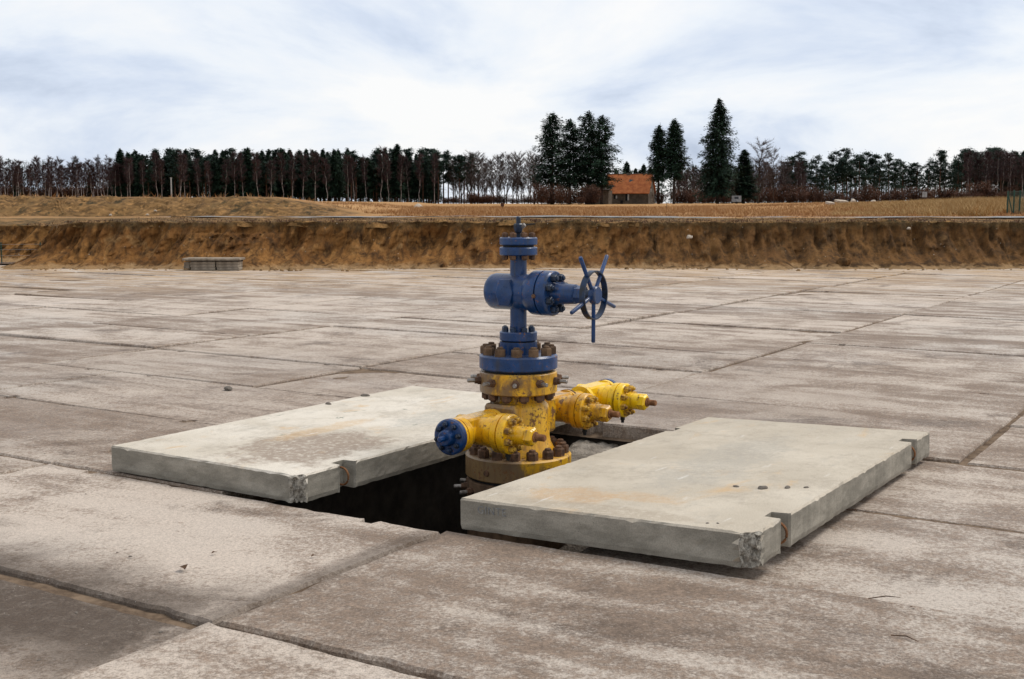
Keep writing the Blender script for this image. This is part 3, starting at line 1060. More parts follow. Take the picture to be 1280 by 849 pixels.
# pit under the two covers
mp_ = MB()
u0, u1, w0, w1 = PIT
u0 -= 0.02; u1 += 0.02; w0 -= 0.02; w1 += 0.02
D = -1.35
cs = [(u0, w0), (u1, w0), (u1, w1), (u0, w1)]
top = [(*xy(a, b), -0.10) for a, b in cs]
bot = [(*xy(a, b), D) for a, b in cs]
for i in range(4):
    k = (i + 1) % 4
    mp_.quad(top[i], bot[i], bot[k], top[k])
mp_.quad(*bot)
tag(mp_.build('well_pit', 'pit'), kind='structure')

# grey sand slumped into the far corner of the pit
gu = np.linspace(u0 + 0.004, u1 - 0.004, 70)
gw = np.linspace(5.7, w1 - 0.004, 60)
X = np.zeros((60, 70)); Y = np.zeros_like(X); Z = np.zeros_like(X)
for i, w in enumerate(gw):
    for j, u in enumerate(gu):
        x, y = xy(u, w)
        t = sst(u + 0.25 * (w - 7), -4.75, -4.05) * sst(w - 0.3 * (u + 3.7), 5.85, 6.75)
        z = -1.2 + (0.96 + 0.09 * sst(w, 6.6, 7.6)) * t + 0.06 * fbm(u * 3, w * 3, 0, 5) + 0.02 * fbm(u * 12, w * 12, 0, 3)
        X[i, j], Y[i, j], Z[i, j] = x, y, min(z, -0.13)
tag(link('sand_heap', grid_mesh('sand_heap', X, Y, Z, 'sand')), kind='structure')


# ------------------------------------------------------------------ the two cover slabs
def loop_mesh(rad, r):
    mb = MB()
    pts = [(math.cos(t) * rad, 0, math.sin(t) * rad) for t in np.linspace(-1.9, 1.9, 15)]
    mb.tube(pts, r, 6)
    return mb.mesh('lifting_loop', 'rust_orange', 60)


LOOP = loop_mesh(0.05, 0.006)


def cover_slab(u, w, z0, tu, tw, mat, seed, corner, th, label, notch):
    # local X runs along the long side (away from the camera), local Y across
    me = slab_mesh('concrete_cover_slab', 3.0, 1.5, 0.155, 0.035, 0.0012, notch, seed, [mat, 'broken'], 0.010, 5, corner)
    o = link('concrete_cover_slab', me)
    x, y = xy(u, w)
    mtx = Matrix.Rotation(-th, 4, 'Z') @ Matrix.Rotation(tw, 4, 'X') @ Matrix.Rotation(-tu, 4, 'Y')
    # local (X,Y) -> (w, -u): rotate by 90 degrees, then shift so that Y=1.5 is u=0
    mtx = mtx @ Matrix.Translation((1.5, 0, 0)) @ Matrix.Rotation(math.pi / 2, 4, 'Z')
    o.matrix_world = Matrix.Translation((x, y, z0)) @ mtx
    tag(o, label, 'concrete slab', 'concrete covers beside the pit')
    for side, d, wd, dp in notch:
        yy = 0.012 if side == 'near' else 1.5 - 0.012
        l = link('lifting_loop', LOOP, o)
        l.location = (d, yy + (0.035 if side == 'near' else -0.035), 0.075)
        l.rotation_euler = (0, 0, -math.pi / 2 if side == 'near' else math.pi / 2)
    return o


# 'near' is the right-hand long edge (u high), 'far' the left-hand one
right_cover = cover_slab(-3.2, 4.605, 0.022, 0.030, -0.015, 'cover_new', 5, (0, 0, 0.058), 0.568,
                         'grey concrete slab with a chipped front corner, lying right of the wellhead',
                         [('near', 0.37, 0.11, 0.085), ('near', 2.62, 0.11, 0.085), ('far', 0.62, 0.14, 0.05)])
left_cover = cover_slab(-5.76, 4.62, 0.004, -0.004, -0.004, 'cover_old', 9, (0, 0, 0.052), 0.560,
                        'pale concrete slab with brown dirt on top, lying left of the wellhead',
                        [('near', 0.40, 0.12, 0.08), ('near', 2.6, 0.12, 0.08)])

# faded stamp on the front face of the right cover
fc = bpy.data.curves.new('lettering', 'FONT')
fc.body = 'GINTE'
fc.size = 0.052
fc.space_character = 1.15
fc.extrude = 0.0004
to = bpy.data.objects.new('lettering_source', fc)
COL.objects.link(to)
bpy.context.view_layer.update()
tm = bpy.data.meshes.new_from_object(to.evaluated_get(bpy.context.evaluated_depsgraph_get()))
bpy.data.objects.remove(to)
tm.materials.clear()
tm.materials.append(M['ink'])
lt = link('lettering', tm, right_cover)
lt.matrix_local = Matrix.Translation((-0.0006, 1.40, 0.092)) @ Matrix(((0, 0, -1, 0), (-1, 0, 0, 0), (0, 1, 0, 0), (0, 0, 0, 1)))


# ------------------------------------------------------------------ wellhead
def hexnut(r, h, stud=0.0, dome=True, washer=0.0):
    mb = MB()
    z = 0.0
    if washer:
        mb.lathe([(0, r * 1.22), (washer, r * 1.22)], n=14)
        z = washer
    mb.lathe([(z, r), (z + h * 0.86, r), (z + h, r * 0.86)], n=6)
    if stud:
        mb.lathe([(z + h - 0.001, r * 0.56), (z + h + stud * 0.75, r * 0.56), (z + h + stud, r * 0.42)], n=10)
    return mb


NUT = {
    'big': hexnut(0.036, 0.050, 0.014).mesh('nut', 'rusty', 30),
    'big_brown': hexnut(0.034, 0.046, 0.012).mesh('nut', 'rust_brown', 30),
    'small_blue': hexnut(0.019, 0.026, 0.006).mesh('nut', 'nut_blue', 30),
    'mid_blue': hexnut(0.024, 0.034, 0.010).mesh('nut', 'nut_blue', 30),
    'small_rust': hexnut(0.019, 0.026, 0.004).mesh('nut', 'rusty', 30),
    'mid_yellow': hexnut(0.021, 0.030, 0.014).mesh('nut', 'nut_yellow', 30),
    'blind_blue': hexnut(0.0155, 0.020, 0.008).mesh('nut', 'nut_blue', 30),
    'under': hexnut(0.031, 0.036, 0.010).mesh('nut', 'rusty', 30),
}
_ls = MB()
_ls.lathe([(0, 0.026), (0.022, 0.026), (0.024, 0.021), (0.040, 0.021)], axis='X', n=6)
_ls.lathe([(0.039, 0.012), (0.082, 0.012), (0.086, 0.009)], axis='X', n=10, m=1)
LOCK = _ls.mesh('lock_screw', ['rusty', 'steel'], 30)

wx, wy = xy(WU, WW)
well = empty('wellhead', (wx, wy, 0), -TH)      # local X = u (right and near), local Y = w (right and far)
tag(well, 'yellow and blue bolted wellhead with a spoked handwheel standing over the open pit', 'wellhead')


def nuts_round(kind, n, ring, z, parent, ph=0.0, down=False):
    for i in range(n):
        a = ph + 2 * math.pi * i / n
        link('nut', NUT[kind], parent, (ring * math.cos(a), ring * math.sin(a), z),
             (math.pi if down else 0, 0, a + rnd.uniform(0, 1)))


def along(axis):
    return {'+X': (0, math.pi / 2, 0), '-X': (0, -math.pi / 2, 0), '+Y': (-math.pi / 2, 0, 0), '-Y': (math.pi / 2, 0, 0)}[axis]


def nuts_face(kind, n, ring, c, axis, parent, ph=0.0):
    for i in range(n):
        a = ph + 2 * math.pi * i / n
        p, q = ring * math.cos(a), ring * math.sin(a)
        if axis[1] == 'X':
            loc = (c[0], c[1] + p, c[2] + q)
        else:
            loc = (c[0] + p, c[1], c[2] + q)
        link('nut', NUT[kind], parent, loc, along(axis))


def disc(prof, name, mat, parent=well, n=48, **kw):
    return MB().lathe(prof, n=n, **kw).build(name, mat, parent, 32)


# casing head in the pit
cas = disc([(-1.34, 0.22), (-0.52, 0.22), (-0.46, 0.30), (-0.40, 0.315), (-0.062, 0.315), (-0.055, 0.308)], 'casing_head', 'rust_brown')
for i in range(14):
    a = 2 * math.pi * i / 14 + 0.15
    link('lock_screw', LOCK, cas, (0.310 * math.cos(a), 0.310 * math.sin(a), -0.115), (0, 0, a))
disc([(-0.056, 0.295), (-0.036, 0.295)], 'gasket', 'black')
bf = disc([(-0.037, 0.315), (-0.030, 0.323), (0.088, 0.323), (0.097, 0.312)], 'base_flange', 'yellow_base')
nuts_round('big', 16, 0.272, 0.096, bf, 0.08)
MB().lathe([(0, 0.02), (0.012, 0.016)], (0.322 * math.cos(-1.63), 0.322 * math.sin(-1.63), 0.02),
           (math.cos(-1.63), math.sin(-1.63), 0), n=10).build('grease_plug', 'rusty', bf, 30)

# tubing head body: flared foot, drum with flats for the outlets, shoulder, neck
body = disc([(0.096, 0.232), (0.120, 0.222), (0.165, 0.198), (0.205, 0.190), (0.365, 0.190), (0.392, 0.181), (0.415, 0.158),
             (0.430, 0.150), (0.470, 0.150)], 'body', 'yellow_worn', n=56)
for sgn in (-1, 1):
    mb = MB()
    mb.box((-0.112, sgn * 0.215 - 0.06, 0.195), (0.112, sgn * 0.215 + 0.06 - (0.055 if sgn < 0 else 0) , 0.415), 0, 0.02) if sgn > 0 else \
        mb.box((-0.112, -0.222, 0.195), (0.112, -0.13, 0.415), 0, 0.02)
    mb.build('outlet_pad', 'yellow_worn', body, 30)
for i, (a, z) in enumerate(((-0.5, 0.34), (-2.3, 0.36), (0.35, 0.37))):
    pass
tf = disc([(0.469, 0.225), (0.476, 0.235), (0.592, 0.235), (0.598, 0.228)], 'tubing_head_flange', 'yellow_worn')
for i in range(10):
    a = 2 * math.pi * i / 10 + 0.17
    link('lock_screw', LOCK, tf, (0.230 * math.cos(a), 0.230 * math.sin(a), 0.545), (0, 0, a))
nuts_round('under', 12, 0.196, 0.470, tf, 0.2, True)
disc([(0.597, 0.205), (0.613, 0.205)], 'gasket', 'black')
af = disc([(0.612, 0.228), (0.620, 0.237), (0.690, 0.237), (0.702, 0.226)], 'adapter_flange', 'blue')
nuts_round('big_brown', 12, 0.198, 0.701, af, -0.02)
disc([(0.701, 0.114), (0.776, 0.114)], 'adapter_neck', 'blue', n=40)
disc([(0.775, 0.098), (0.783, 0.098)], 'gasket', 'black')
lf = disc([(0.782, 0.108), (0.787, 0.114), (0.831, 0.114), (0.838, 0.107)], 'lower_flange', 'blue', n=40)
nuts_round('small_blue', 8, 0.086, 0.837, lf, 0.2)

# blue master gate valve, its stem pointing right towards the camera
ZV = 1.074
mb = MB()
mb.lathe([(0.837, 0.050), (0.985, 0.050)], n=32)
mb.lathe([(1.16, 0.050), (1.297, 0.050)], n=32)
mb.lathe([(-0.200, 0.070), (-0.193, 0.090), (-0.178, 0.103), (-0.155, 0.109), (0.085, 0.109), (0.120, 0.132), (0.183, 0.134)],
         (0, 0, ZV), 'X', 48)
vb = mb.build('gate_valve_body', 'blue', well, 32)
# raised hexagonal nameplate pad on the near side of the body
mb = MB()
hexo = [(-0.060, 0.0), (-0.036, 0.077), (0.036, 0.077), (0.060, 0.0), (0.036, -0.077), (-0.036, -0.077)]
r0 = [(-0.030 + x, -0.085, ZV + z) for x, z in hexo]
r1 = [(-0.030 + x, -0.118, ZV + z) for x, z in hexo]
r2 = [(-0.030 + x * 0.9, -0.122, ZV + z * 0.9) for x, z in hexo]
mb.ring_mesh([r0, r1, r2])
npd = mb.build('nameplate', 'blue', vb, 30)
MB().lathe([(0.182, 0.112), (0.190, 0.112)], (0, 0, ZV), 'X', 40).build('gasket', 'black', vb, 30)
bn = MB().lathe([(0.189, 0.129), (0.193, 0.134), (0.247, 0.134), (0.256, 0.127)], (0, 0, ZV), 'X', 48).build('bonnet_flange', 'blue', well, 32)
nuts_face('mid_blue', 8, 0.098, (0.255, 0, ZV), '+X', bn, 0.39)
MB().lathe([(0, 0.013), (0.02, 0.013), (0.026, 0.009)], (0.188, -0.12, ZV - 0.01), (0, -1, 0), n=10).build('bleed_plug', 'rusty', bn, 30)
MB().lathe([(0.255, 0.070), (0.275, 0.066), (0.30, 0.062), (0.395, 0.058), (0.402, 0.048)], (0, 0, ZV), 'X', 36).build('bonnet', 'blue', well, 32)
MB().lathe([(0.401, 0.052), (0.455, 0.052), (0.462, 0.044)], (0, 0, ZV), 'X', 6, ph=0.3).build('packing_nut', 'blue', well, 30)
MB().lathe([(0.461, 0.030), (0.505, 0.030)], (0, 0, ZV), 'X', 20).build('stem', 'nut_blue', well, 30)
# handwheel: hub, flat-band rim, five bar spokes that reach past the rim
HX = 0.525
hub = MB().lathe([(-0.030, 0.034), (-0.020, 0.052), (0.012, 0.052), (0.018, 0.047)], (HX, 0, ZV), 'X', 32).build('handwheel', 'blue', well, 32)
mb = MB()
rings = []
n = 64
for (dx, rr) in ((-0.030, 0.1345), (-0.030, 0.1425), (0.006, 0.1425), (0.006, 0.1345), (-0.030, 0.1345)):
    rings.append([(HX + dx, rr * math.cos(2 * math.pi * j / n), ZV + rr * math.sin(2 * math.pi * j / n)) for j in range(n)])
mb.ring_mesh(rings, False, False)
mb.build('rim', 'nut_blue', hub, 32)
for i in range(5):
    a = R(270 + 72 * i)
    d = Vector((0, math.cos(a), math.sin(a)))
    o_ = Vector((HX - 0.012, 0, ZV))
    MB().lathe([(0.030, 0.0118), (0.272, 0.0118), (0.277, 0.009)], o_, d, 14).build('spoke', 'blue', hub, 32)

# top flanges and needle valve
tl = disc([(1.295, 0.108), (1.300, 0.114), (1.338, 0.114), (1.344, 0.108)], 'upper_flange', 'blue', n=40)
nuts_round('small_rust', 8, 0.088, 1.296, tl, 0.2, True)
disc([(1.343, 0.092), (1.357, 0.092)], 'gasket', 'black', n=32)
tp = disc([(1.356, 0.108), (1.361, 0.114), (1.396, 0.114), (1.402, 0.107)], 'top_cap_flange', 'blue', n=40)
nuts_round('small_rust', 8, 0.088, 1.401, tp, 0.2)
mb = MB()
mb.lathe([(1.401, 0.012), (1.425, 0.013), (1.432, 0.022), (1.462, 0.030), (1.478, 0.030), (1.484, 0.024)], n=8)
mb.lathe([(1.483, 0.0145), (1.520, 0.0145), (1.526, 0.010)], n=12)
nv = mb.build('needle_valve', 'nut_blue', well, 32)
MB().lathe([(0.0, 0.015), (0.046, 0.015), (0.050, 0.012)], (0.0, 0.0, 1.450), (0.80, 0.15, 0.55), n=6).build('bleed_fitting', 'steel', nv, 30)
MB().tube([(0.03, 0.02, 1.474), (0.085, 0.055, 1.482)], [0.006, 0.004], 6).build('handle', 'black', nv, 30)

# side outlets: yellow gate valves along local Y, stems along +X
ZO = 0.305


def side_valve(yc, mat, worn, tilt=0.0):
    mb = MB()
    mb.lathe([(-0.115, 0.060), (-0.108, 0.083), (0.100, 0.083), (0.108, 0.091), (0.150, 0.091), (0.168, 0.112), (0.205, 0.114)],
             (0, yc, ZO), 'X', 40)
    mb.lathe([(-0.150, 0.068), (0.150, 0.068)], (0, yc, ZO), 'Y', 32)
    v = mb.build('side_valve', mat, well, 32)
    MB().box((-0.058, yc - 0.150, ZO + 0.030), (0.058, yc + 0.150, ZO + 0.088), 0, 0.012).build('valve_rib', mat, v, 30)
    for s in (-1, 1):
        MB().lathe([(-0.017, 0.098), (0.017, 0.098)], (0, yc + s * 0.165, ZO), 'Y', 36).build('end_flange', mat, v, 30)
    MB().lathe([(0.204, 0.098), (0.210, 0.098)], (0, yc, ZO), 'X', 32).build('gasket', 'black', v, 30)
    bf_ = MB().lathe([(0.209, 0.109), (0.213, 0.114), (0.248, 0.114), (0.256, 0.106)], (0, yc, ZO), 'X', 40).build('bonnet_flange', mat, v, 32)
    for i in range(8):
        a = 0.39 + 2 * math.pi * i / 8
        link('nut', NUT['mid_yellow'], v, (0.255, yc + 0.084 * math.cos(a), ZO + 0.084 * math.sin(a)), along('+X'))
    MB().lathe([(0.255, 0.060), (0.268, 0.054), (0.300, 0.053), (0.302, 0.050), (0.306, 0.053), (0.352, 0.053)], (0, yc, ZO), 'X', 32).build('bonnet', mat, v, 32)
    MB().lathe([(0.351, 0.054), (0.392, 0.054), (0.402, 0.044)], (0, yc, ZO), 'X', 6, ph=0.25).build('packing_nut', mat, v, 30)
    MB().lathe([(0.401, 0.030), (0.410, 0.030), (0.411, 0.020), (0.462, 0.020), (0.468, 0.016)], (0, yc, ZO), 'X', 16).build('stem', 'rust_orange', v, 32)
    MB().lathe([(0, 0.016), (0.022, 0.016), (0.023, 0.011), (0.040, 0.011)], (0.225, yc, ZO - 0.112), (0, 0, -1), n=8).build('drain_plug', 'black', v, 30)
    return v


def blind(yc, s, mat='blue'):
    prof = [(0.0, 0.098), (0.006, 0.102), (0.034, 0.102), (0.042, 0.092), (0.044, 0.050), (0.080, 0.044), (0.085, 0.036)]
    o = MB().lathe(prof, (0, yc, ZO), (0, s, 0), 40).build('blind_flange', mat, well, 32)
    nuts_face('blind_blue', 8, 0.073, (0, yc + s * 0.042, ZO), '+Y' if s > 0 else '-Y', o, 0.2)
    MB().lathe([(0.083, 0.017), (0.125, 0.017), (0.130, 0.012)], (0, yc, ZO), (0, s, 0), 8).build('plug', mat, o, 30)
    MB().lathe([(0.042, 0.011), (0.068, 0.011)], (-0.045, yc, ZO + 0.05), (0, s, 0), 8).build('bleed_fitting', 'nut_blue', o, 30)
    return o


side_valve(-0.470, 'yellow', True)
MB().lathe([(0.0, 0.098), (0.016, 0.098), (0.018, 0.080), (0.028, 0.080), (0.030, 0.101), (0.046, 0.101)], (0, -0.650, ZO), (0, -1, 0), 40).build('companion_flange', 'yellow', well, 30)
mb = MB().lathe([(-0.30, 0.068), (-0.20, 0.068)], (0, 0, ZO), 'Y', 32).build('outlet_neck', 'yellow', well, 30)
blind(-0.694, -1)
mb = MB().lathe([(0.20, 0.070), (0.30, 0.070)], (0, 0, ZO), 'Y', 32).build('outlet_neck', 'yellow_worn', well, 30)
side_valve(0.43, 'yellow_worn', True)
# spacer spool between the two far valves
sp = MB().lathe([(0.612, 0.070), (0.770, 0.070)], (0, 0, ZO), 'Y', 32).build('spool', 'yellow', well, 30)
side_valve(0.955, 'yellow_bright', False)
MB().lathe([(0.597, 0.1), (0.613, 0.1)], (0, 0, ZO), 'Y', 32).build('gasket', 'rusty', well, 30)
blind(1.141, 1)

# ------------------------------------------------------------------ small litter on the concrete


def pebble(seed, sx, sy, sz):
    r = random.Random(seed)
    bm = bmesh.new()
    bmesh.ops.create_icosphere(bm, subdivisions=2, radius=1)
    for v in bm.verts:
        k = 1 + 0.35 * noise.noise(v.co * 1.3 + Vector((seed * 3.1, 0, 0)))
        v.co = Vector((v.co.x * sx * k, v.co.y * sy * k, max(-0.35, v.co.z) * sz * k))
    zmin = min(v.co.z for v in bm.verts)
    for v in bm.verts:
        v.co.z -= zmin
    me = bpy.data.meshes.new('stone')
    bm.to_mesh(me)
    bm.free()
    return me


def px_ground(px, py, z=0.0):
    a, v = (px - 640) / FOCAL, (py - 424.5) / FOCAL
    c, s = math.cos(PITCH), math.sin(PITCH)
    d = Vector((a, c - v * s, -s - v * c))
    t = (z - CAM_H) / d.z
    return Vector((0, 0, CAM_H)) + d * t


STO = [pebble(i, 1.0, 0.62, 0.42) for i in range(4)]
for me in STO:
    me.materials.append(M['stone'])
PST = [pebble(i + 10, 1.0, 0.8, 0.75) for i in range(2)]
for me in PST:
    me.materials.append(M['pale_stone'])


def stone(p, size, label, group=None, me=None, cat='stone', rz=None):
    o = link('stone', me or STO[rnd.randrange(4)], None, p, (0, 0, rz if rz is not None else rnd.uniform(0, 6)))
    o.scale = (size,) * 3
    tag(o, label, cat, group)
    return o


def cover_top(o, lx, ly):
    return o.matrix_world @ Vector((lx, ly, 0.153))


bpy.context.view_layer.update()
stone(cover_top(right_cover, 0.88, 0.30), 0.030, 'dark flat stone, largest of the row on the right concrete slab', 'stones on the right slab')
stone(cover_top(right_cover, 0.86, 0.43), 0.018, 'small dark stone left of the largest on the right concrete slab', 'stones on the right slab')
stone(cover_top(right_cover, 0.95, 0.20), 0.022, 'dark stone in the middle of the row on the right concrete slab', 'stones on the right slab')
stone(cover_top(right_cover, 1.00, 0.12), 0.016, 'small dark stone nearest the right edge of the right slab', 'stones on the right slab')
for i, (lx, ly) in enumerate(((0.08, 0.25), (0.10, 0.21))):
    stone(cover_top(right_cover, lx, ly), 0.010, 'tiny crumb of concrete near the chipped corner of the right slab', 'crumbs by the chipped corner')
stone(cover_top(left_cover, 1.9, 1.44), 0.030, 'dark stone on the far left edge of the pale slab', 'stones on the pale slab')
stone(cover_top(left_cover, 2.35, 1.46), 0.035, 'dark stone towards the far corner of the pale slab', 'stones on the pale slab')
stone(px_ground(285, 487), 0.055, 'dark clod lying on the paving behind the pale slab', None)
for i in range(46):
    px, py = rnd.uniform(20, 1260), rnd.uniform(560, 840)
    if 120 < px < 1180 and py < 735 and (px < 660 and py < 680 or px > 540):
        continue
    p = px_ground(px, py, 0.0)
    p.z = 0.002
    stone(p, rnd.uniform(0.004, 0.010), 'tiny pebble scattered on the foreground paving', 'pebbles on the foreground paving')


def leaf_mesh(seed):
    r = random.Random(seed)
    mb = MB()
    k = 7
    for s in (-1, 1):
        pa = []
        for i in range(k + 1):
            t = i / k
            wdt = 0.42 * math.sin(math.pi * t ** 0.8) * (1 + 0.25 * r.uniform(-1, 1))
            pa.append(((t - 0.5) * 1.3, 0.0, 0.16 * math.sin(3 * t) + 0.02, s * wdt, 0.30 * wdt + r.uniform(0, 0.1)))
        for a, b in zip(pa, pa[1:]):
            mb.quad((a[0], 0, a[2]), (b[0], 0, b[2]), (b[0], b[3], b[2] + b[4]), (a[0], a[3], a[2] + a[4]))
    return mb.mesh('dry_leaf', 'leaf_dry', 180)


LEAF = [leaf_mesh(i) for i in range(3)]
for i, (px, py, s, lab) in enumerate((
        (229, 713, 0.045, 'curled dark brown dry leaf on the paving at the front left'),
        (268, 693, 0.022, 'small curled dry leaf just beyond the larger leaf at the front left'),
        (392, 697, 0.022, 'small dry leaf between the pit and the front left corner'),
        (1139, 774, 0.030, 'reddish brown dry leaf on the paving at the front right'),
        (1068, 640, 0.026, 'dry leaf beside the right edge of the grey slab'))):
    p = px_ground(px, py)
    p.z = 0.006 + (0.03 if px > 1000 and py > 700 else 0)
    o = link('dry_leaf', LEAF[i % 3], None, p, (0, 0, rnd.uniform(0, 6)))
    o.scale = (s,) * 3
    tag(o, lab, 'leaf', 'dry leaves on the paving')
for i, (px, py, ln, ang, lab) in enumerate((
        (1072, 641, 0.12, -0.5, 'thin dark twig beside the right edge of the grey slab'),
        (1105, 763, 0.13, 0.1, 'pale curved twig on the paving at the front right'),
        (1130, 815, 0.10, -0.7, 'thin twig close to the lower right corner'))):
    p = px_ground(px, py)
    dx = Vector((math.cos(ang), math.sin(ang), 0)) * ln / 2
    zz = 0.008 if i == 0 else 0.05
    p.z = zz
    o = MB().tube([-dx, Vector((0.01, 0.012, 0.004)), dx], [0.002, 0.0025, 0.001], 5).build('twig', 'leaf_dry', None, 60, p)
    tag(o, lab, 'twig')

# ------------------------------------------------------------------ stacked boards at the toe of the bank
bx, by = -8.62, 31.15


def board(x0, x1, y0, y1, z0, z1, label):
    cxm, cym = (x0 + x1) / 2, (y0 + y1) / 2
    o = MB().box((x0 - cxm, y0 - cym, 0), (x1 - cxm, y1 - cym, z1 - z0), 0, 0.008).build('concrete_board', 'board', None, None,
                                                                                  (cxm, cym, z0), (0, 0, rnd.uniform(-0.01, 0.01)))
    return tag(o, label, 'board', 'boards stacked at the foot of the bank')


board(bx - 0.03, bx + 1.47, by - 0.1, by + 0.6, 0.272, 0.330, 'long grey board lying on top of the stack by the bank')
for x0, x1, nm in ((bx + 0.16, bx + 0.80, 'left'), (bx + 0.845, bx + 1.42, 'right')):
    for i, w_ in enumerate(('bottom', 'middle', 'top')):
        board(x0 + rnd.uniform(-0.015, 0.015), x1 + rnd.uniform(-0.015, 0.015), by, by + 0.5, 0.012 + 0.077 * i, 0.085 + 0.077 * i,
              'short grey board, %s of the %s half of the stack by the bank' % (w_, nm))
board(bx - 0.06, bx + 0.10, by + 0.12, by + 0.5, 0.05, 0.13, 'stubby grey block at the left end of the board stack, lower one')
board(bx - 0.05, bx + 0.11, by + 0.13, by + 0.5, 0.132, 0.215, 'stubby grey block at the left end of the board stack, upper one')
for yy in (by + 0.08, by + 0.42):
    o = MB().box((-0.72, -0.03, 0), (0.72, 0.03, 0.028), 0, 0.004).build('batten', 'bark', None, None, (bx + 0.73, yy, 0.243))
    tag(o, 'dark batten under the top board of the stack, %s one' % ('front' if yy < by + 0.2 else 'rear'), 'batten', 'battens in the board stack')

# boulders lying on and under the bank
CLOD = pebble(21, 1.0, 0.8, 0.7)
CLOD.materials.append(M['bank'])
for (px, py, Y, s, lab, pale) in (
        (862, 297, 32.75, 0.105, 'pale boulder stuck in the bank right of the handwheel', 1),
        (555, 332, 31.6, 0.12, 'brown stone at the foot of the bank behind the wellhead', 0),
        (1054, 328, 32.0, 0.22, 'brown clod at the foot of the bank towards the right', 0),
        (1136, 286, 33.0, 0.07, 'small tan stone near the crest of the bank at the right', 1)):
    a, v = (px - 640) / FOCAL, (py - 424.5) / FOCAL
    c, s_ = math.cos(PITCH), math.sin(PITCH)
    d = Vector((a, c - v * s_, -s_ - v * c))
    p = Vector((0, 0, CAM_H)) + d * (Y / d.y)
    o = stone(p - Vector((0, 0, 0.4 * s)), s, lab, None, (PST[0] if pale else PST[1]), 'boulder')
    if not pale:
        o.data = CLOD

cl_r = random.Random(31)
mbc = MB()
for i in range(420):
    x = cl_r.uniform(-13, 16)
    y = 32.25 - abs(cl_r.gauss(0, 0.45)) - 0.1
    sz_ = cl_r.uniform(0.012, 0.05) * (1.6 if cl_r.random() < 0.08 else 1)
    n_ = 5
    a0 = cl_r.uniform(0, 6)
    rg_ = [[(x + sz_ * k_ * math.cos(a0 + 6.283 * j / n_) * cl_r.uniform(0.7, 1.2), y + sz_ * k_ * math.sin(a0 + 6.283 * j / n_), z_ * sz_) for j in range(n_)]
           for k_, z_ in ((1.0, -0.3), (1.0, 0.4), (0.5, 0.95))]
    mbc.ring_mesh(rg_, False, True)
oc = mbc.build('loose_clods', 'bank')
tag(oc, 'loose crumbs of clay strewn along the foot of the bank', 'clay crumbs', kind='stuff')

# water and a wire fence in the recess at the far left
mbp = MB()
pl = [(-16.45 + 1.95 * math.cos(t) * (1 + 0.15 * math.sin(3 * t)), 35.2 + 0.8 * math.sin(t), 0.03) for t in np.linspace(0, 2 * math.pi, 29)[:-1]]
mbp.v += pl
mbp.face(range(len(pl)))
tag(mbp.build('puddle', 'water'), kind='structure')
fr = empty('wire_fence', (-15.6, 36.2, 0))
tag(fr, 'low grey wire fence in the hollow at the far left', 'fence')
for x in (-1.9, 0.0, 1.2):
    MB().tube([(x, 0, 0), (x, 0, 0.62)], 0.018, 6).build('fence_post', 'fence_green', fr, 60)
for z in (0.22, 0.40, 0.56):
    MB().tube([(-2.4, -0.02, z), (0, -0.02, z - 0.01), (1.3, -0.02, z)], 0.0028, 4).build('wire', 'post', fr, 60)
# ------------------------------------------------------------------ dry grass


def terrain_z(x, y):
    cy = crest_y(x)
    t = sst(y - cy, 0.0, 9.0)
    return crest_z(x) * (1 - t) + field_z(x, y) * t


def grass(name, label, mat, count, rng, place_fn, hmin, hmax, wid):
    r = random.Random(rng)
    mb = MB()
    for _ in range(count):
        q = place_fn(r)
        if q is None:
            continue
        x, y, s = q
        z = terrain_z(x, y) - 0.03
        for k in range(3):
            a = r.uniform(0, 6.28)
            h = r.uniform(hmin, hmax) * s
            dx, dy = math.cos(a) * wid, math.sin(a) * wid
            ox, oy = r.uniform(-0.2, 0.2), r.uniform(-0.2, 0.2)
            lx, ly = r.gauss(0, 0.6) * h, r.gauss(0, 0.6) * h
            mb.tri((x + ox - dx, y + oy - dy, z), (x + ox + dx, y + oy + dy, z), (x + ox + lx, y + oy + ly, z + h))
    o = mb.build(name, mat)
    tag(o, label, 'grass', kind='stuff')


def g_field(r):
    y = 59 + (165 - 59) * r.random() ** 1.5
    a = r.uniform(-0.47, 0.47)
    x = a * y
    if x < -6.5 and y < 72:
        return None
    if x < -9 and y < 125 and r.random() < 0.9:
        return None
    d = fbm(x * 0.15, y * 0.1, 1.0, 3)
    if r.random() < 0.25 - d * 0.6:
        return None
    return x, y, (0.45 + 0.55 * sst(y, 59, 70)) * (1.0 + 0.6 * d)


def g_mound(r):
    y = r.uniform(62, 118)
    a = r.uniform(0.27, 0.47)
    d = fbm(a * 30, y * 0.12, 4.0, 3)
    if a > 0.405 and y < 67:
        return None
    return a * y, y, (0.55 + 0.8 * sst(a, 0.27, 0.40)) * (1 + 0.4 * d)


def g_crest(r):
    x = r.uniform(-16, 17)
    cy = crest_y(x)
    y = cy + 0.04 + 13 * r.random() ** 2.2
    return x, y, 1.0


grass('field_grass', 'tawny dry grass covering the field beyond the track', 'grass', 46000, 3, g_field, 0.06, 0.34, 0.035)
grass('mound_grass', 'pale yellow tall grass on the rise at the right', 'grass_pale', 20000, 4, g_mound, 0.12, 0.52, 0.03)
grass('crest_grass', 'short dark grass and roots along the top of the bank', 'brush', 5200, 5, g_crest, 0.03, 0.11, 0.012)

# ------------------------------------------------------------------ trees


def put_px(px, Y):
    """ground point on the bearing of photograph column px at distance Y"""
    zc = Y * math.cos(PITCH)
    x = (px - 640) / FOCAL * zc
    return x, Y, terrain_z(x, Y)


def top_z(py, Y):
    v = (py - 424.5) / FOCAL
    c, s = math.cos(PITCH), math.sin(PITCH)
    return CAM_H + Y * (-s - v * c) / (c - v * s)


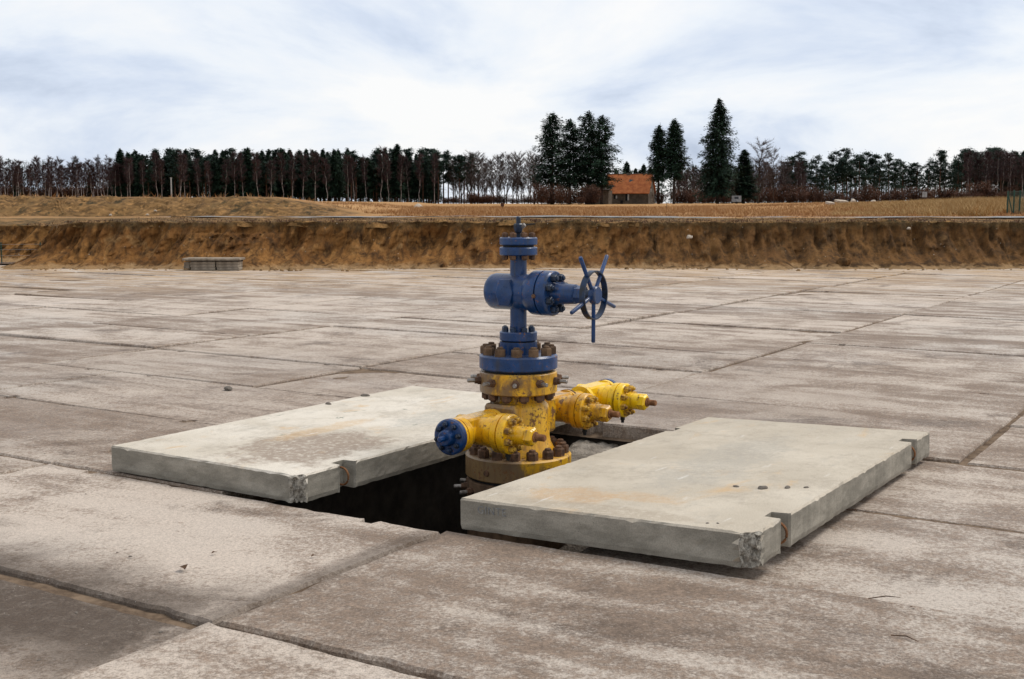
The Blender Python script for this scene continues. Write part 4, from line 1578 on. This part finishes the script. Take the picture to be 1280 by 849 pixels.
def needle(mb, c, d, l, w, r):
    sd = Vector((-d.y, d.x, r.uniform(-0.5, 0.5)))
    if sd.length < 1e-4:
        sd = Vector((1, 0, 0))
    sd.normalize()
    mb.tri(c - sd * w, c + sd * w, c + d * l)


def conifer(seed, h, Rb, z0, nwh, nb, leaf, per, droop, power=0.8, gap=0.0, limb=True, wild=0.0):
    r = random.Random(seed)
    tr, cr = MB(), MB()
    bend = Vector((r.uniform(-0.2, 0.2), r.uniform(-0.2, 0.2), 0))
    tr.tube([(0, 0, -0.4), (0, 0, h * 0.25), bend + Vector((0, 0, h * 0.6)), Vector((0, 0, h * 0.985))],
            [h * 0.017, h * 0.013, h * 0.007, 0.03], 7)
    for i in range(nwh):
        t = (i + r.uniform(-0.3, 0.3)) / (nwh - 1)
        t0 = min(1, max(0, t))
        for b in range(nb):
            if r.random() < gap:
                continue
            az = r.uniform(0, 2 * math.pi)
            t = min(1, max(0, t0 + r.gauss(0, 1.0) / nwh))
            z = z0 + (h * 0.985 - z0) * t ** 0.92
            L = Rb * ((1 - t) ** power * 0.96 + 0.035) * r.uniform(0.55, 1.15) * (1 + wild * r.choice((-0.6, -0.3, 0.0, 0.35)))
            if t < 0.12:
                L *= r.uniform(0.6, 1.0)
            dz = -droop * L * r.uniform(0.4, 1.3) + 0.35 * L * t
            p0 = Vector((0, 0, z))
            p2 = Vector((math.cos(az) * L, math.sin(az) * L, z + dz))
            p1 = p0.lerp(p2, 0.5) + Vector((0, 0, 0.06 * L - 0.10 * droop * L))
            if limb and L > 1.2:
                tr.tube([p0, p1, p2], [0.05, 0.035, 0.012], 3, cap=False)
            dirv = (p2 - p0).normalized()
            side = Vector((-dirv.y, dirv.x, 0))
            k = max(3, int(per * L / Rb + 2))
            for j in range(k):
                s = 0.18 + 0.85 * (j + r.random()) / k
                c = p0.lerp(p1, s * 2) if s < 0.5 else p1.lerp(p2, (s - 0.5) * 2)
                ws = 0.26 * L * (1.1 - 0.8 * s) + 0.12
                for q in range(4):
                    off = side * r.gauss(0, ws * 0.6) + Vector((0, 0, r.gauss(-0.16, 0.30) * (0.6 + leaf)))
                    d = (dirv * r.uniform(0.4, 1.0) + side * r.uniform(-0.9, 0.9) + Vector((0, 0, r.uniform(-0.7, 0.15)))).normalized()
                    needle(cr, c + off, d, leaf * r.uniform(0.7, 1.4), leaf * r.uniform(0.24, 0.42), r)
    for q in range(10):
        needle(cr, Vector((0, 0, h * (0.94 + 0.05 * r.random()))), Vector((r.gauss(0, 0.5), r.gauss(0, 0.5), 0.7)).normalized(), leaf, leaf * 0.2, r)
    return tr, cr


def pine(seed, h, cw, z0):
    r = random.Random(seed)
    tr, cr = MB(), MB()
    lean = Vector((r.uniform(-0.5, 0.5), r.uniform(-0.5, 0.5), 0))
    tr.tube([(0, 0, -0.4), lean * 0.3 + Vector((0, 0, h * 0.4)), lean + Vector((0, 0, h * 0.95))], [h * 0.014, h * 0.011, 0.05], 6)
    nl = 26
    for i in range(nl):
        t = (i + r.random()) / nl
        z = z0 + (h - z0) * t
        az = r.uniform(0, 6.283)
        prof = (0.55 + 0.75 * math.sin(math.pi * min(1, 0.25 + t * 0.62))) * (1 - 0.6 * t ** 3)
        L = cw * prof * r.uniform(0.35, 1.0)
        p0 = lean * (z / h) + Vector((0, 0, z))
        p1 = p0 + Vector((math.cos(az) * L, math.sin(az) * L, L * r.uniform(0.0, 0.5)))
        tr.tube([p0, p1], [0.07, 0.02], 3, cap=False)
        for cidx in range(2):
            c = p0.lerp(p1, r.uniform(0.55, 1.0)) + Vector((r.gauss(0, 0.3), r.gauss(0, 0.3), r.gauss(0.1, 0.2)))
            rad = r.uniform(0.5, 1.0)
            for q in range(60):
                o = Vector((r.gauss(0, 1), r.gauss(0, 1), r.gauss(0, 0.55))) * rad * 0.62
                d = Vector((r.gauss(0, 1), r.gauss(0, 1), r.gauss(0.3, 0.6))).normalized()
                needle(cr, c + o, d, r.uniform(0.35, 0.7), r.uniform(0.11, 0.20), r)
    # dead lower branches
    for i in range(14):
        z = r.uniform(h * 0.15, z0)
        az = r.uniform(0, 6.283)
        L = r.uniform(0.5, 1.6)
        tr.tube([(0, 0, z), (math.cos(az) * L, math.sin(az) * L, z + r.uniform(-0.2, 0.3))], [0.03, 0.012], 3, cap=False)
    return tr, cr


def bare(seed, h, cw, fork, trunk_r, ntw, tw_len, tw_w, droopy, up, main=1.0):
    """leafless tree: limbs into trunk, fine twigs into crown"""
    r = random.Random(seed)
    tr, cr = MB(), MB()
    tips = []

    def grow(p, d, L, rad, depth):
        q = p + d * L * 0.5 + Vector((r.gauss(0, 0.03), r.gauss(0, 0.03), 0)) * L
        e_ = p + d * L
        (tr if depth == 0 or main == 1.0 else cr).tube([p, q, e_], [rad, rad * 0.85, rad * 0.65], 5 if depth == 0 else 3, cap=False)
        tips.append((q, e_, d, rad))
        if depth >= 4 or rad < 0.015:
            return
        k = r.choice((2, 3, 3)) if depth else r.choice((3, 4))
        for _ in range(k):
            a = r.uniform(0, 6.283)
            sp = r.uniform(0.25, 0.75) / up
            nd = (d + Vector((math.cos(a) * sp, math.sin(a) * sp, r.uniform(0.0, 0.35) * up))).normalized()
            grow(e_ if r.random() < 0.6 else q, nd, L * r.uniform(0.50, 0.75) * (main if depth == 0 else 1), rad * r.uniform(0.45, 0.65) * (main if depth == 0 else 1), depth + 1)
    lean = Vector((r.gauss(0, 0.03), r.gauss(0, 0.03), 1)).normalized()
    grow(Vector((0, 0, -0.3)), lean, h * fork, trunk_r, 0)
    # leader carries on above the fork with side limbs
    p = lean * h * fork
    steps = 9
    for i in range(steps):
        z = h * (fork + (0.97 - fork) * (i + 1) / steps)
        q = Vector((lean.x * z + r.gauss(0, 0.12), lean.y * z + r.gauss(0, 0.12), z))
        rad = trunk_r * (0.62 if main == 1.0 else 0.8) * (1 - (i + 1) / (steps + 1))
        tr.tube([p, q], [rad + 0.02, rad + 0.005], 4, cap=False)
        for _ in range(7):
            a = r.uniform(0, 6.283)
            L = cw * (0.6 + 0.7 * math.sin(math.pi * (0.25 + 0.7 * i / steps))) * r.uniform(0.45, 1.0)
            e_ = q + Vector((math.cos(a) * L, math.sin(a) * L, L * r.uniform(0.3, 1.1) * up))
            (tr if main == 1.0 else cr).tube([q, q.lerp(e_, 0.5) + Vector((0, 0, -0.08 * L)), e_], [0.05, 0.03, 0.012], 3, cap=False)
            tips += [(q.lerp(e_, 0.3), e_, (e_ - q).normalized(), 0.03)] * 3
        p = q
    tips = [t for t in tips if t[1].z > h * fork * 0.75]
    zmax = max(t[1].z for t in tips)
    sc = h / zmax if zmax > h else 1
    for _ in range(ntw):
        a_, b_, d, rad = r.choice(tips)
        if r.random() > 0.25 + 0.75 * min(1, b_.z / h) ** 1.5:
            continue
        c = a_.lerp(b_, r.uniform(0.1, 1.05))
        dd = (d * 0.5 + Vector((r.gauss(0, 0.55), r.gauss(0, 0.55), r.gauss(0.25 * up - droopy, 0.35)))).normalized()
        L = tw_len * r.uniform(0.5, 1.3)
        needle(cr, c, dd, L, tw_w * r.uniform(0.6, 1.2), r)
    if sc < 1:
        for mbx in (tr, cr):
            mbx.v = [(x, y, z * sc) for x, y, z in mbx.v]
    return tr, cr


def bush(seed, h, w, n):
    r = random.Random(seed)
    tr, cr = MB(), MB()
    for i in range(16):
        a = r.uniform(0, 6.283)
        L = h * r.uniform(0.5, 0.9)
        b = Vector((math.cos(a) * w * 0.25 * r.random(), math.sin(a) * w * 0.25 * r.random(), -0.1))
        e_ = b + Vector((math.cos(a) * w * 0.45 * r.random(), math.sin(a) * w * 0.45 * r.random(), L))
        tr.tube([b, e_], [0.03, 0.008], 3, cap=False)
        for q in range(n // 16):
            c = b.lerp(e_, r.uniform(0.15, 1.0)) + Vector((r.gauss(0, w * 0.14), r.gauss(0, w * 0.14), 0))
            d = Vector((r.gauss(0, 0.6), r.gauss(0, 0.6), r.uniform(0.2, 1.0))).normalized()
            needle(cr, c, d, r.uniform(0.3, 0.8), r.uniform(0.03, 0.06), r)
    return tr, cr


class Kind:
    def __init__(self, name, cat, h, protos, tmat, cmat):
        self.name, self.cat, self.h = name, cat, h
        self.me = [(tr.mesh('trunk', tmat, 60), cr.mesh('crown', cmat)) for tr, cr in protos]

    def put(self, px, Y, py, label, group=None, wide=1.0, proto=None, sink=0.0, rz=None):
        x, y, z = put_px(px, Y)
        h = top_z(py, Y) - z + sink
        s = h / self.h
        root = empty(self.name, (x, y, z - sink), rnd.uniform(0, 6.283) if rz is None else rz)
        root.scale = (s * wide, s * wide, s)
        tag(root, label, self.cat, group)
        tm, cm = self.me[rnd.randrange(len(self.me)) if proto is None else proto]
        link('trunk', tm, root)
        link('crown', cm, root)
        return root


K = dict(
    tall=Kind('spruce_tree', 'tree', 22, [conifer(11 + i, 22, 5.2, 5.0, 40, 8, 0.50, 17, 0.14, 0.52, 0.16, True, 0.6) for i in range(3)], 'bark', 'spruce'),
    cone=Kind('spruce_tree', 'tree', 25, [conifer(31, 25, 6.6, 2.6, 54, 10, 0.54, 19, 0.22, 0.72, 0.08, True, 0.4)], 'bark', 'spruce'),
    pair=Kind('spruce_tree', 'tree', 20, [conifer(41 + i, 20, 4.0, 6.5, 42, 10, 0.46, 15, 0.10, 0.55, 0.06, True, 0.4) for i in range(2)], 'bark', 'spruce'),
    spruce=Kind('spruce_tree', 'tree', 17, [conifer(51 + i, 17, 2.7, 2.5, 36, 9, 0.56, 9, 0.24, 0.55, 0.05, False, 0.3) for i in range(3)], 'bark', 'spruce'),
    pine=Kind('pine_tree', 'tree', 17, [pine(61 + i, 17, 2.3, 6.5 + 1.4 * (i % 3)) for i in range(4)], 'pine_bark', 'pine'),
    lowpine=Kind('pine_tree', 'tree', 15, [pine(71 + i, 15, 2.8, 4.6 + i) for i in range(3)], 'pine_bark', 'pine'),
    birch=Kind('birch_tree', 'tree', 16, [bare(81 + i, 16, 1.5, 0.36, 0.13, 4600, 1.05, 0.030, 0.25, 1.25, 0.45) for i in range(4)], 'birch_bark', 'twig'),
    decid=Kind('bare_tree', 'tree', 16, [bare(91 + i, 16, 2.6, 0.30, 0.20, 5200, 1.0, 0.026, 0.0, 1.0) for i in range(3)], 'bark', 'twig_grey'),
    bush=Kind('bare_bush', 'bush', 4, [bush(101 + i, 4, 3.4, 1500) for i in range(3)], 'bark', 'brush'),
)

tr_ = random.Random(77)


def J(a, b):
    return tr_.uniform(a, b)


# solitary trees, each with its own label
K['tall'].put(690, 300, 141, 'tall dark spruce, leftmost of the big group left of the red-roofed house', 'big spruces left of the house', 1.25, 0)
K['tall'].put(712, 306, 150, 'dark spruce, second from the left in the big group by the house', 'big spruces left of the house', 1.2, 1)
K['tall'].put(735, 303, 140, 'tall dark spruce, third from the left in the big group by the house', 'big spruces left of the house', 1.1, 2)
K['tall'].put(752, 300, 145, 'dark spruce with long branches, rightmost of the big group by the house', 'big spruces left of the house', 1.12, 1, 0, 2.0)
K['pair'].put(823, 303, 157, 'narrow dark spruce, left one of the pair right of the red-roofed house', 'pair of spruces right of the house', 0.92, 0)
K['pair'].put(842, 300, 150, 'narrow dark spruce, right one of the pair right of the red-roofed house', 'pair of spruces right of the house', 1.02, 1)
K['cone'].put(897, 295, 124, 'very tall cone-shaped dark spruce, the tallest tree of all', None, 1.0, 0)
K['spruce'].put(929, 300, 188, 'small dark spruce close to the right side of the tallest spruce', None, 1.75, 1)
K['decid'].put(947, 318, 173, 'bare tree with a wide rounded crown right of the tallest spruce', None, 1.35, 0)
K['decid'].put(967, 325, 186, 'bare tree right of the round-crowned bare tree', None, 0.9, 1)
K['decid'].put(668, 305, 192, 'leaning bare tree at the left edge of the big spruce group', None, 1.2, 2)
for px, py in ((770, 212), (783, 203), (794, 211), (804, 206), (812, 209)):
    K['spruce'].put(px, 395, py, 'small dark spruce showing above the red house roof', 'small spruces behind the house', 1.35)
K['spruce'].put(152, 404, 189, 'dark spruce standing above the birches at the left', None, 1.25, 0)
K['spruce'].put(497, 402, 181, 'dark spruce whose tip is the highest of the left forest', None, 1.35, 1)

GA = 'bare birches at the left end of the forest'
for i in range(60):
    K['birch'].put(-25 + i * 3.2 + J(-3, 3), J(388, 450), J(194, 211), 'bare birch with a purple brown crown ' + ('at the far left edge' if i < 24 else 'between the left edge and the first dark spruce'), GA, J(0.9, 1.35))
for i in range(7):
    K['spruce'].put(J(20, 200), J(430, 455), J(206, 222), 'low dark spruce behind the bare birches at the left', 'low spruces among the left birches', 1.2)
GB = 'dark conifers of the left forest'
for i in range(78):
    px = 150 + i * 3.55 + J(-4, 4)
    wh = ('dark conifer left of the pale grey pole' if px < 208 else 'dark conifer close behind and right of the pale grey pole' if px < 262 else
          'dark conifer in the dense forest above the stacked boards' if px < 330 else 'dark conifer right of the boards, above the end of the earth berm')
    K['spruce' if tr_.random() < 0.7 else 'pine'].put(px, J(404, 446), 187 + 16 * tr_.random() ** 1.3, wh, GB, J(1.05, 1.5))
for i in range(18):
    px = 165 + i * 14.5 + J(-6, 6)
    K['birch'].put(px, J(386, 396), J(188, 203), 'pale-stemmed birch standing in front of the dark conifers', 'birches before the dark conifers', J(0.8, 1.15))
for i in range(42):
    px = 418 + i * 3.1 + J(-3, 3)
    K['pine' if tr_.random() < 0.5 else 'spruce'].put(px, J(400, 440), 186 + 18 * tr_.random() ** 1.3, ('slender dark conifer left of the highest-tipped spruce of the left forest' if px < 495 else 'slender dark conifer right of the highest-tipped spruce of the left forest'), 'conifers in the middle stretch', J(0.95, 1.3))
for i in range(9):
    px = 432 + i * 13.5 + J(-5, 5)
    K['birch'].put(px, J(392, 402), J(183, 198), 'thin birch among the conifers in the middle stretch of the forest', 'birches in the middle stretch', J(0.8, 1.1))
for i in range(8):
    px = 543 + i * 6.3 + J(-2, 2)
    K['pine'].put(px, J(396, 415), J(190, 199), 'pine with a high dark crown where sky shows between the stems', 'pines at the thin edge of the forest', J(0.95, 1.2))
for i in range(30):
    px = 572 + i * 3.5 + J(-2, 2)
    K['decid'].put(px, J(392, 440), J(188, 206), 'bare grey tree in the open gap left of the big spruces', 'bare trees in the gap', J(0.75, 1.1))
for i in range(6):
    K['bush'].put(588 + i * 5 + J(-2, 2), 388, J(236, 244), 'red brown bush under the bare trees in the gap', 'bushes in the gap', 1.3)
for i in range(13):
    K['bush'].put(676 + i * 5.6 + J(-2, 2), J(284, 300), 224 + 24 * tr_.random(), 'brown bush under the big spruces left of the house', 'bushes under the big spruces', J(0.7, 1.2))
for i in range(24):
    K['bush'].put(-20 + i * 7.4 + J(-3, 3), J(440, 455), 226 + 12 * tr_.random(), 'dark brush between the birch stems at the left end', 'brush under the left birches', J(1.2, 2.0))
for i in range(14):
    K['bush'].put(545 + i * 9.5 + J(-3, 3), J(432, 450), 240 + 9 * tr_.random(), 'low brush behind the stems in the thin part of the forest', 'brush behind the thin forest', J(1.5, 2.5))
K['bush'].put(824, 300, 236, 'red brown bush against the right gable of the house', None, 1.1)
for i in range(60):
    px = 846 + i * 2.7 + J(-2, 2)
    K['birch' if i % 3 else 'decid'].put(px, J(352, 402), J(199, 222), 'bare tree in the brush right of the house', 'bare trees right of the house', J(0.8, 1.2))
for i in range(50):
    px = 850 + i * 8.4 + J(-4, 4)
    wh = ('red brown bush around the foot of the tallest spruce' if px < 935 else 'red brown bush below the bare trees right of the tallest spruce' if px < 1010 else
          'red brown bush at the foot of the right pines' if px < 1160 else 'red brown bush behind the grassy rise at the right')
    K['bush'].put(px, J(335, 360), 222 + 24 * tr_.random(), wh, 'bushes along the right forest', J(0.8, 1.7))
GP = 'pines of the right forest'
for px, py in ((988, 199), (996, 193), (1003, 203), (1019, 197), (1027, 204), (1035, 206), (1043, 191), (1053, 200), (1059, 189), (1067, 200), (1074, 196),
               (1082, 192), (1091, 195), (1099, 206), (1109, 194), (1118, 201), (1127, 204), (1136, 208), (1146, 206), (1158, 204), (1173, 190),
               (1181, 203), (1190, 206), (1197, 200)):
    K['lowpine'].put(px + J(-1, 1), J(372, 392), py, 'dark blue green pine in the right forest', GP, J(0.85, 1.15))
for i in range(22):
    px = 1196 + i * 4.6 + J(-3, 3)
    K['lowpine' if i < 13 or i % 3 == 0 else 'spruce'].put(px, J(380, 420), J(185, 199) + max(0, 1215 - px) * 0.3, 'dark conifer in the tall block at the right end of the forest', 'conifers at the right end', J(0.95, 1.3))
for i in range(16):
    px = 1206 + i * 5.6 + J(-3, 3)
    K['birch'].put(px, J(355, 372), J(188, 200), 'bare birch before the tall dark block at the right end', 'birches at the right end', J(0.9, 1.2))

# the depth of the wood behind the first rows, one mass
r = random.Random(5)
tk, fo = MB(), MB()
for seg, n_, (pa, pb), (ta, tb) in ((0, 150, (-45, 548), (198, 216)), (1, 20, (680, 850), (212, 226)), (2, 130, (845, 1330), (203, 222))):
    for i in range(n_):
        px = pa + (pb - pa) * (i + r.random()) / n_
        Y = r.uniform(450, 500)
        x, y, z = put_px(px, Y)
        h = top_z(r.uniform(ta, tb), Y) - z
        tk.tube([(x, y, z - 0.5), (x + r.gauss(0, 0.3), y, z + h)], [0.22, 0.04], 4, cap=False)
        con = r.random() < (0.75 if seg != 0 or px > 140 else 0.25)
        for q in range(330 if con else 300):
            zz = h * (r.uniform(0.0, 1.0))
            rad = 2.4 * (1.05 - zz / h) + 0.6
            c = Vector((x + r.gauss(0, rad * 0.5), y + r.gauss(0, rad * 0.5), z + zz))
            d = Vector((r.gauss(0, 1), r.gauss(0, 1), r.gauss(0, 0.7))).normalized()
            needle(fo, c, d, r.uniform(0.8, 1.6), r.uniform(0.14, 0.36) if con else 0.10, r)
far_ = fo.build('far_wood', ['spruce'])
tag(far_, 'dark depth of the wood behind the first rows of trees', 'wood', kind='stuff')
st_ = tk.build('stems', 'bark', far_)
tag(st_, kind='stuff')

# ------------------------------------------------------------------ house
PHI = 0.33
hx, hy, hz = put_px(787, 318)
hz += 0.0
house = empty('red_roofed_house', (hx, hy, hz - 0.3), -PHI)
tag(house, 'old low house with an orange red tiled roof at the wood edge', 'house')
LH, DH, EH, RH = 5.9, 3.9, 3.3, 8.05          # half length, half depth, eave, ridge


def gable_wall():
    mb = MB()
    ring = [(-DH, 0), (DH, 0), (DH, EH), (0, RH - 0.25), (-DH, EH)]
    mb.ring_mesh([[(-LH, y, z) for y, z in ring], [(LH, y, z) for y, z in ring]])
    return mb


gable_wall().build('wall', 'plaster', house)
roof = MB()
for s in (-1, 1):
    for a, b in (((s * (DH + 0.5), EH - 0.38), (0, RH)),):
        x0, x1 = -LH - 0.35, LH + 0.35
        nrm = Vector((0, s * (b[1] - a[1]), abs(a[0]))).normalized() * 0.16
        p = [Vector((x0, a[0], a[1])), Vector((x1, a[0], a[1])), Vector((x1, b[0], b[1])), Vector((x0, b[0], b[1]))]
        lo = [tuple(q) for q in p]
        hi = [tuple(q + nrm) for q in p]
        roof.ring_mesh([lo, hi])
rf = roof.build('roof', 'tiles', house)
MB().tube([(-LH - 0.37, 0, RH + 0.12), (LH + 0.37, 0, RH + 0.12)], 0.16, 8).build('ridge', 'brush', rf, 60)
MB().box((-0.8, -0.35, RH - 0.4), (0.2, 0.35, RH + 0.45), 0, 0.03).build('chimney', 'plaster', rf)
MB().box((3.6, -0.3, RH - 0.3), (4.2, 0.3, RH + 0.30), 0, 0.03).build('chimney', 'plaster', rf)
sl = (RH - EH + 0.38) / (DH + 0.5)
yy = -1.6
zz = RH - 1.6 * sl + 0.14
mb = MB()
mb.ring_mesh([[(0.2, yy - 0.3, zz - 0.3 * sl), (1.3, yy - 0.3, zz - 0.35 * sl), (1.3, yy + 0.2, zz + 0.2 * sl), (0.2, yy + 0.3, zz + 0.3 * sl)],
              [(0.2, yy - 0.3, zz - 0.3 * sl + 0.12), (1.3, yy - 0.3, zz - 0.35 * sl + 0.12), (1.3, yy + 0.2, zz + 0.2 * sl + 0.12), (0.2, yy + 0.3, zz + 0.3 * sl + 0.12)]])
mb.build('roof_hatch', 'glass', rf)
for (x, w_, z0_, z1_) in ((-2.9, 0.5, 1.6, 2.6), (0.3, 0.55, 1.1, 2.9)):
    wn_ = MB().box((x - w_, -DH - 0.06, z0_), (x + w_, -DH + 0.05, z1_)).build('window', 'glass', house)
    MB().box((x + w_ * 0.1, -DH - 0.10, z0_ + 0.1), (x + w_ * 0.85, -DH - 0.065, z1_ - 0.1)).build('shutter', 'frame_white', wn_)
MB().box((-1.6, -DH - 0.06, 0.0), (-0.9, -DH + 0.05, 1.2)).build('hatch', 'glass', house)
gw_ = MB().box((LH - 0.05, -1.4, 3.3), (LH + 0.06, -0.6, 4.7)).build('window', 'glass', house)
MB().box((LH + 0.065, -1.35, 3.4), (LH + 0.10, -1.0, 4.3)).build('shutter', 'frame_white', gw_)
# low lean-to at the left of the house, half hidden by the brush
sx, sy, sz_ = put_px(748, 312)
shed = empty('low_shed', (sx, sy, sz_ - 0.2), -PHI)
tag(shed, 'low dark shed half hidden by brush at the left end of the house', 'shed')
MB().box((-3.2, -2, 0), (3.2, 2, 3.8)).build('wall', 'plaster', shed)
mb = MB()
mb.ring_mesh([[(-3.6, -2.5, 3.7), (3.6, -2.5, 3.7), (3.6, 2.3, 5.0), (-3.6, 2.3, 5.0)], [(-3.6, -2.5, 3.85), (3.6, -2.5, 3.85), (3.6, 2.3, 5.15), (-3.6, 2.3, 5.15)]])
mb.build('roof', 'bark', shed)

# ------------------------------------------------------------------ things standing about in the field
x, y, z = put_px(920, 293)
cv = empty('box_trailer', (x, y, z), -0.1)
tag(cv, 'small off-white box trailer beside the tallest spruce', 'trailer')
MB().box((-1.15, -0.8, 0.45), (1.15, 0.8, 1.95), 0, 0.06).build('body', 'caravan', cv)
for s in (-1, 1):
    MB().lathe([(-0.09, 0.28), (0.09, 0.28)], (0.1, s * 0.75, 0.28), 'Y', 16).build('wheel', 'black', cv, 30)
MB().box((-0.5, -0.83, 1.15), (0.5, -0.79, 1.7)).build('window', 'glass', cv)
MB().tube([(-1.1, 0, 0.5), (-1.9, 0, 0.45)], 0.05, 6).build('drawbar', 'post', cv, 60)

x, y, z = put_px(1155, 235)
sg = empty('sign_board', (x, y, z), 0.05)
tag(sg, 'small pale square board on a post before the right forest', 'sign')
MB().tube([(0, 0, 0), (0, 0, 2.1)], 0.05, 6).build('post', 'bark', sg, 60)
MB().box((-0.48, -0.04, 1.15), (0.48, -0.005, 2.2), 0, 0.01).build('panel', 'caravan', sg)

x, y, z = put_px(628, 105)
bxo = empty('marker_box', (x, y, z), 0.2)
tag(bxo, 'small dark brown box on a short post in the dry field', 'marker')
MB().tube([(0, 0, -0.1), (0, 0, 0.45)], 0.03, 6).build('post', 'bark', bxo, 60)
MB().box((-0.14, -0.10, 0.35), (0.14, 0.10, 0.66), 0, 0.012).build('box', 'brush', bxo)

for px, Y, h_, lab in ((833, 105, 0.75, 'thin short stake in the dry field right of the house'),
                       (1026, 118, 0.8, 'thin stake in the field below the right pines'),
                       (1233, 92, 0.9, 'thin stake in the tall grass near the green fence')):
    x, y, z = put_px(px, Y)
    tag(MB().tube([(0, 0, -0.1), (0.02, 0, h_)], 0.02, 5).build('stake', 'bark', None, 60, (x, y, z)), lab, 'stake')

x, y, z = put_px(215, 240)
ps = empty('grey_pole', (x, y, z))
tag(ps, 'pale grey pole standing before the dark conifers at the left', 'pole')
MB().tube([(0, 0, -1), (0, 0, top_z(223, 240) - z)], [0.17, 0.13], 8).build('shaft', 'post', ps, 60)
MB().box((-0.2, -0.1, top_z(223, 240) - z - 0.02), (0.2, 0.1, top_z(223, 240) - z + 0.15)).build('cap', 'post', ps)


def heap(seed, sx, sy, sz):
    mb = MB()
    n, m_ = 20, 6
    rings = []
    for i in range(m_):
        t = i / (m_ - 1)
        rr = math.cos(t * math.pi / 2) ** 0.8
        rings.append([(sx * rr * math.cos(6.2832 * j / n) * (1 + 0.18 * noise.noise(Vector((seed, j * 0.5, t)))),
                       sy * rr * math.sin(6.2832 * j / n) * (1 + 0.18 * noise.noise(Vector((seed + 5, j * 0.5, t)))),
                       sz * t ** 1.1 - 0.05) for j in range(n)])
    mb.ring_mesh(rings, False, True)
    return mb


x, y, z = put_px(523, 145)
tag(heap(3, 0.62, 0.5, 0.58).build('sand_pile', 'pale_stone', None, 80, (x, y, z)), 'small pale sand pile in the dry field left of the wellhead', 'sand pile')
x, y, z = put_px(1066, 112)
o = link('boulder', PST[0], None, (x, y, z), (0, 0, 1)); o.scale = (0.36, 0.34, 0.5)
tag(o, 'round pale boulder in the field below the right pines', 'boulder', 'pale rocks in the right field')
x, y, z = put_px(1091, 116)
o = link('boulder', PST[1], None, (x, y, z), (0, 0, 2)); o.scale = (0.4, 0.4, 0.4)
tag(o, 'tan boulder right of the round pale boulder in the field', 'boulder', 'pale rocks in the right field')
for px, Y, w_, lab in ((1051, 108, 0.55, 'flat pale slab leaning left of the round boulder in the field'), (1037, 100, 0.3, 'small flat pale slab, leftmost of the pale rocks in the field')):
    x, y, z = put_px(px, Y)
    o = MB().box((-w_, -0.3, 0), (w_, 0.3, 0.2), 0, 0.03).build('rock_slab', 'pale_stone', None, None, (x, y, z + 0.15), (0.2, 0.06, 0.3))
    tag(o, lab, 'rock', 'pale rocks in the right field')
for px, Y, s, lab in ((138, 62.5, 0.10, 'white stone on the foot of the left berm, leftmost of three'), (184, 62.8, 0.10, 'white stone on the left berm, middle of three'),
                      (194, 63.6, 0.09, 'white stone on the left berm, rightmost of three')):
    x, y, z = put_px(px, Y)
    stone(Vector((x, y, z + 0.02)), s, lab, 'white stones on the left berm', PST[0])

# green mesh fence at the right edge
gx, gy_, gz_ = put_px(1259, 64)
gf = empty('green_mesh_fence', (gx, gy_, gz_))
tag(gf, 'dark green mesh fence with posts at the right edge', 'fence')
pp = [(0, 0), (0.40, 0.15), (0.78, 0.30), (1.2, 0.45), (1.9, 0.7), (2.7, 1.0)]
for i, (ax, ay) in enumerate(pp):
    zg = terrain_z(gx + ax, gy_ + ay) - gz_
    MB().box((ax - 0.035, ay - 0.035, zg - 0.2), (ax + 0.035, ay + 0.035, zg + 1.28 + 0.03 * (i % 2)), 0, 0.006).build('post', 'fence_green', gf)
MB().tube([(0.02, 0.02, 1.1), (0.36, 0.14, 0.02)], 0.03, 6).build('brace', 'fence_green', gf, 60)
for (ax, ay), (bx_, by_) in zip(pp, pp[1:]):
    mb = MB()
    za, zb = terrain_z(gx + ax, gy_ + ay) - gz_, terrain_z(gx + bx_, gy_ + by_) - gz_
    for k in range(15):
        h_ = 0.03 + 0.085 * k
        mb.tube([(ax, ay, za + h_), (bx_, by_, zb + h_)], 0.008, 3, cap=False)
    for k in range(12):
        t = (k + 0.5) / 12
        q = (ax + (bx_ - ax) * t, ay + (by_ - ay) * t)
        mb.tube([(*q, za + (zb - za) * t), (*q, za + (zb - za) * t + 1.24)], 0.005, 3, cap=False)
    mb.build('mesh_panel', 'fence_green', gf)
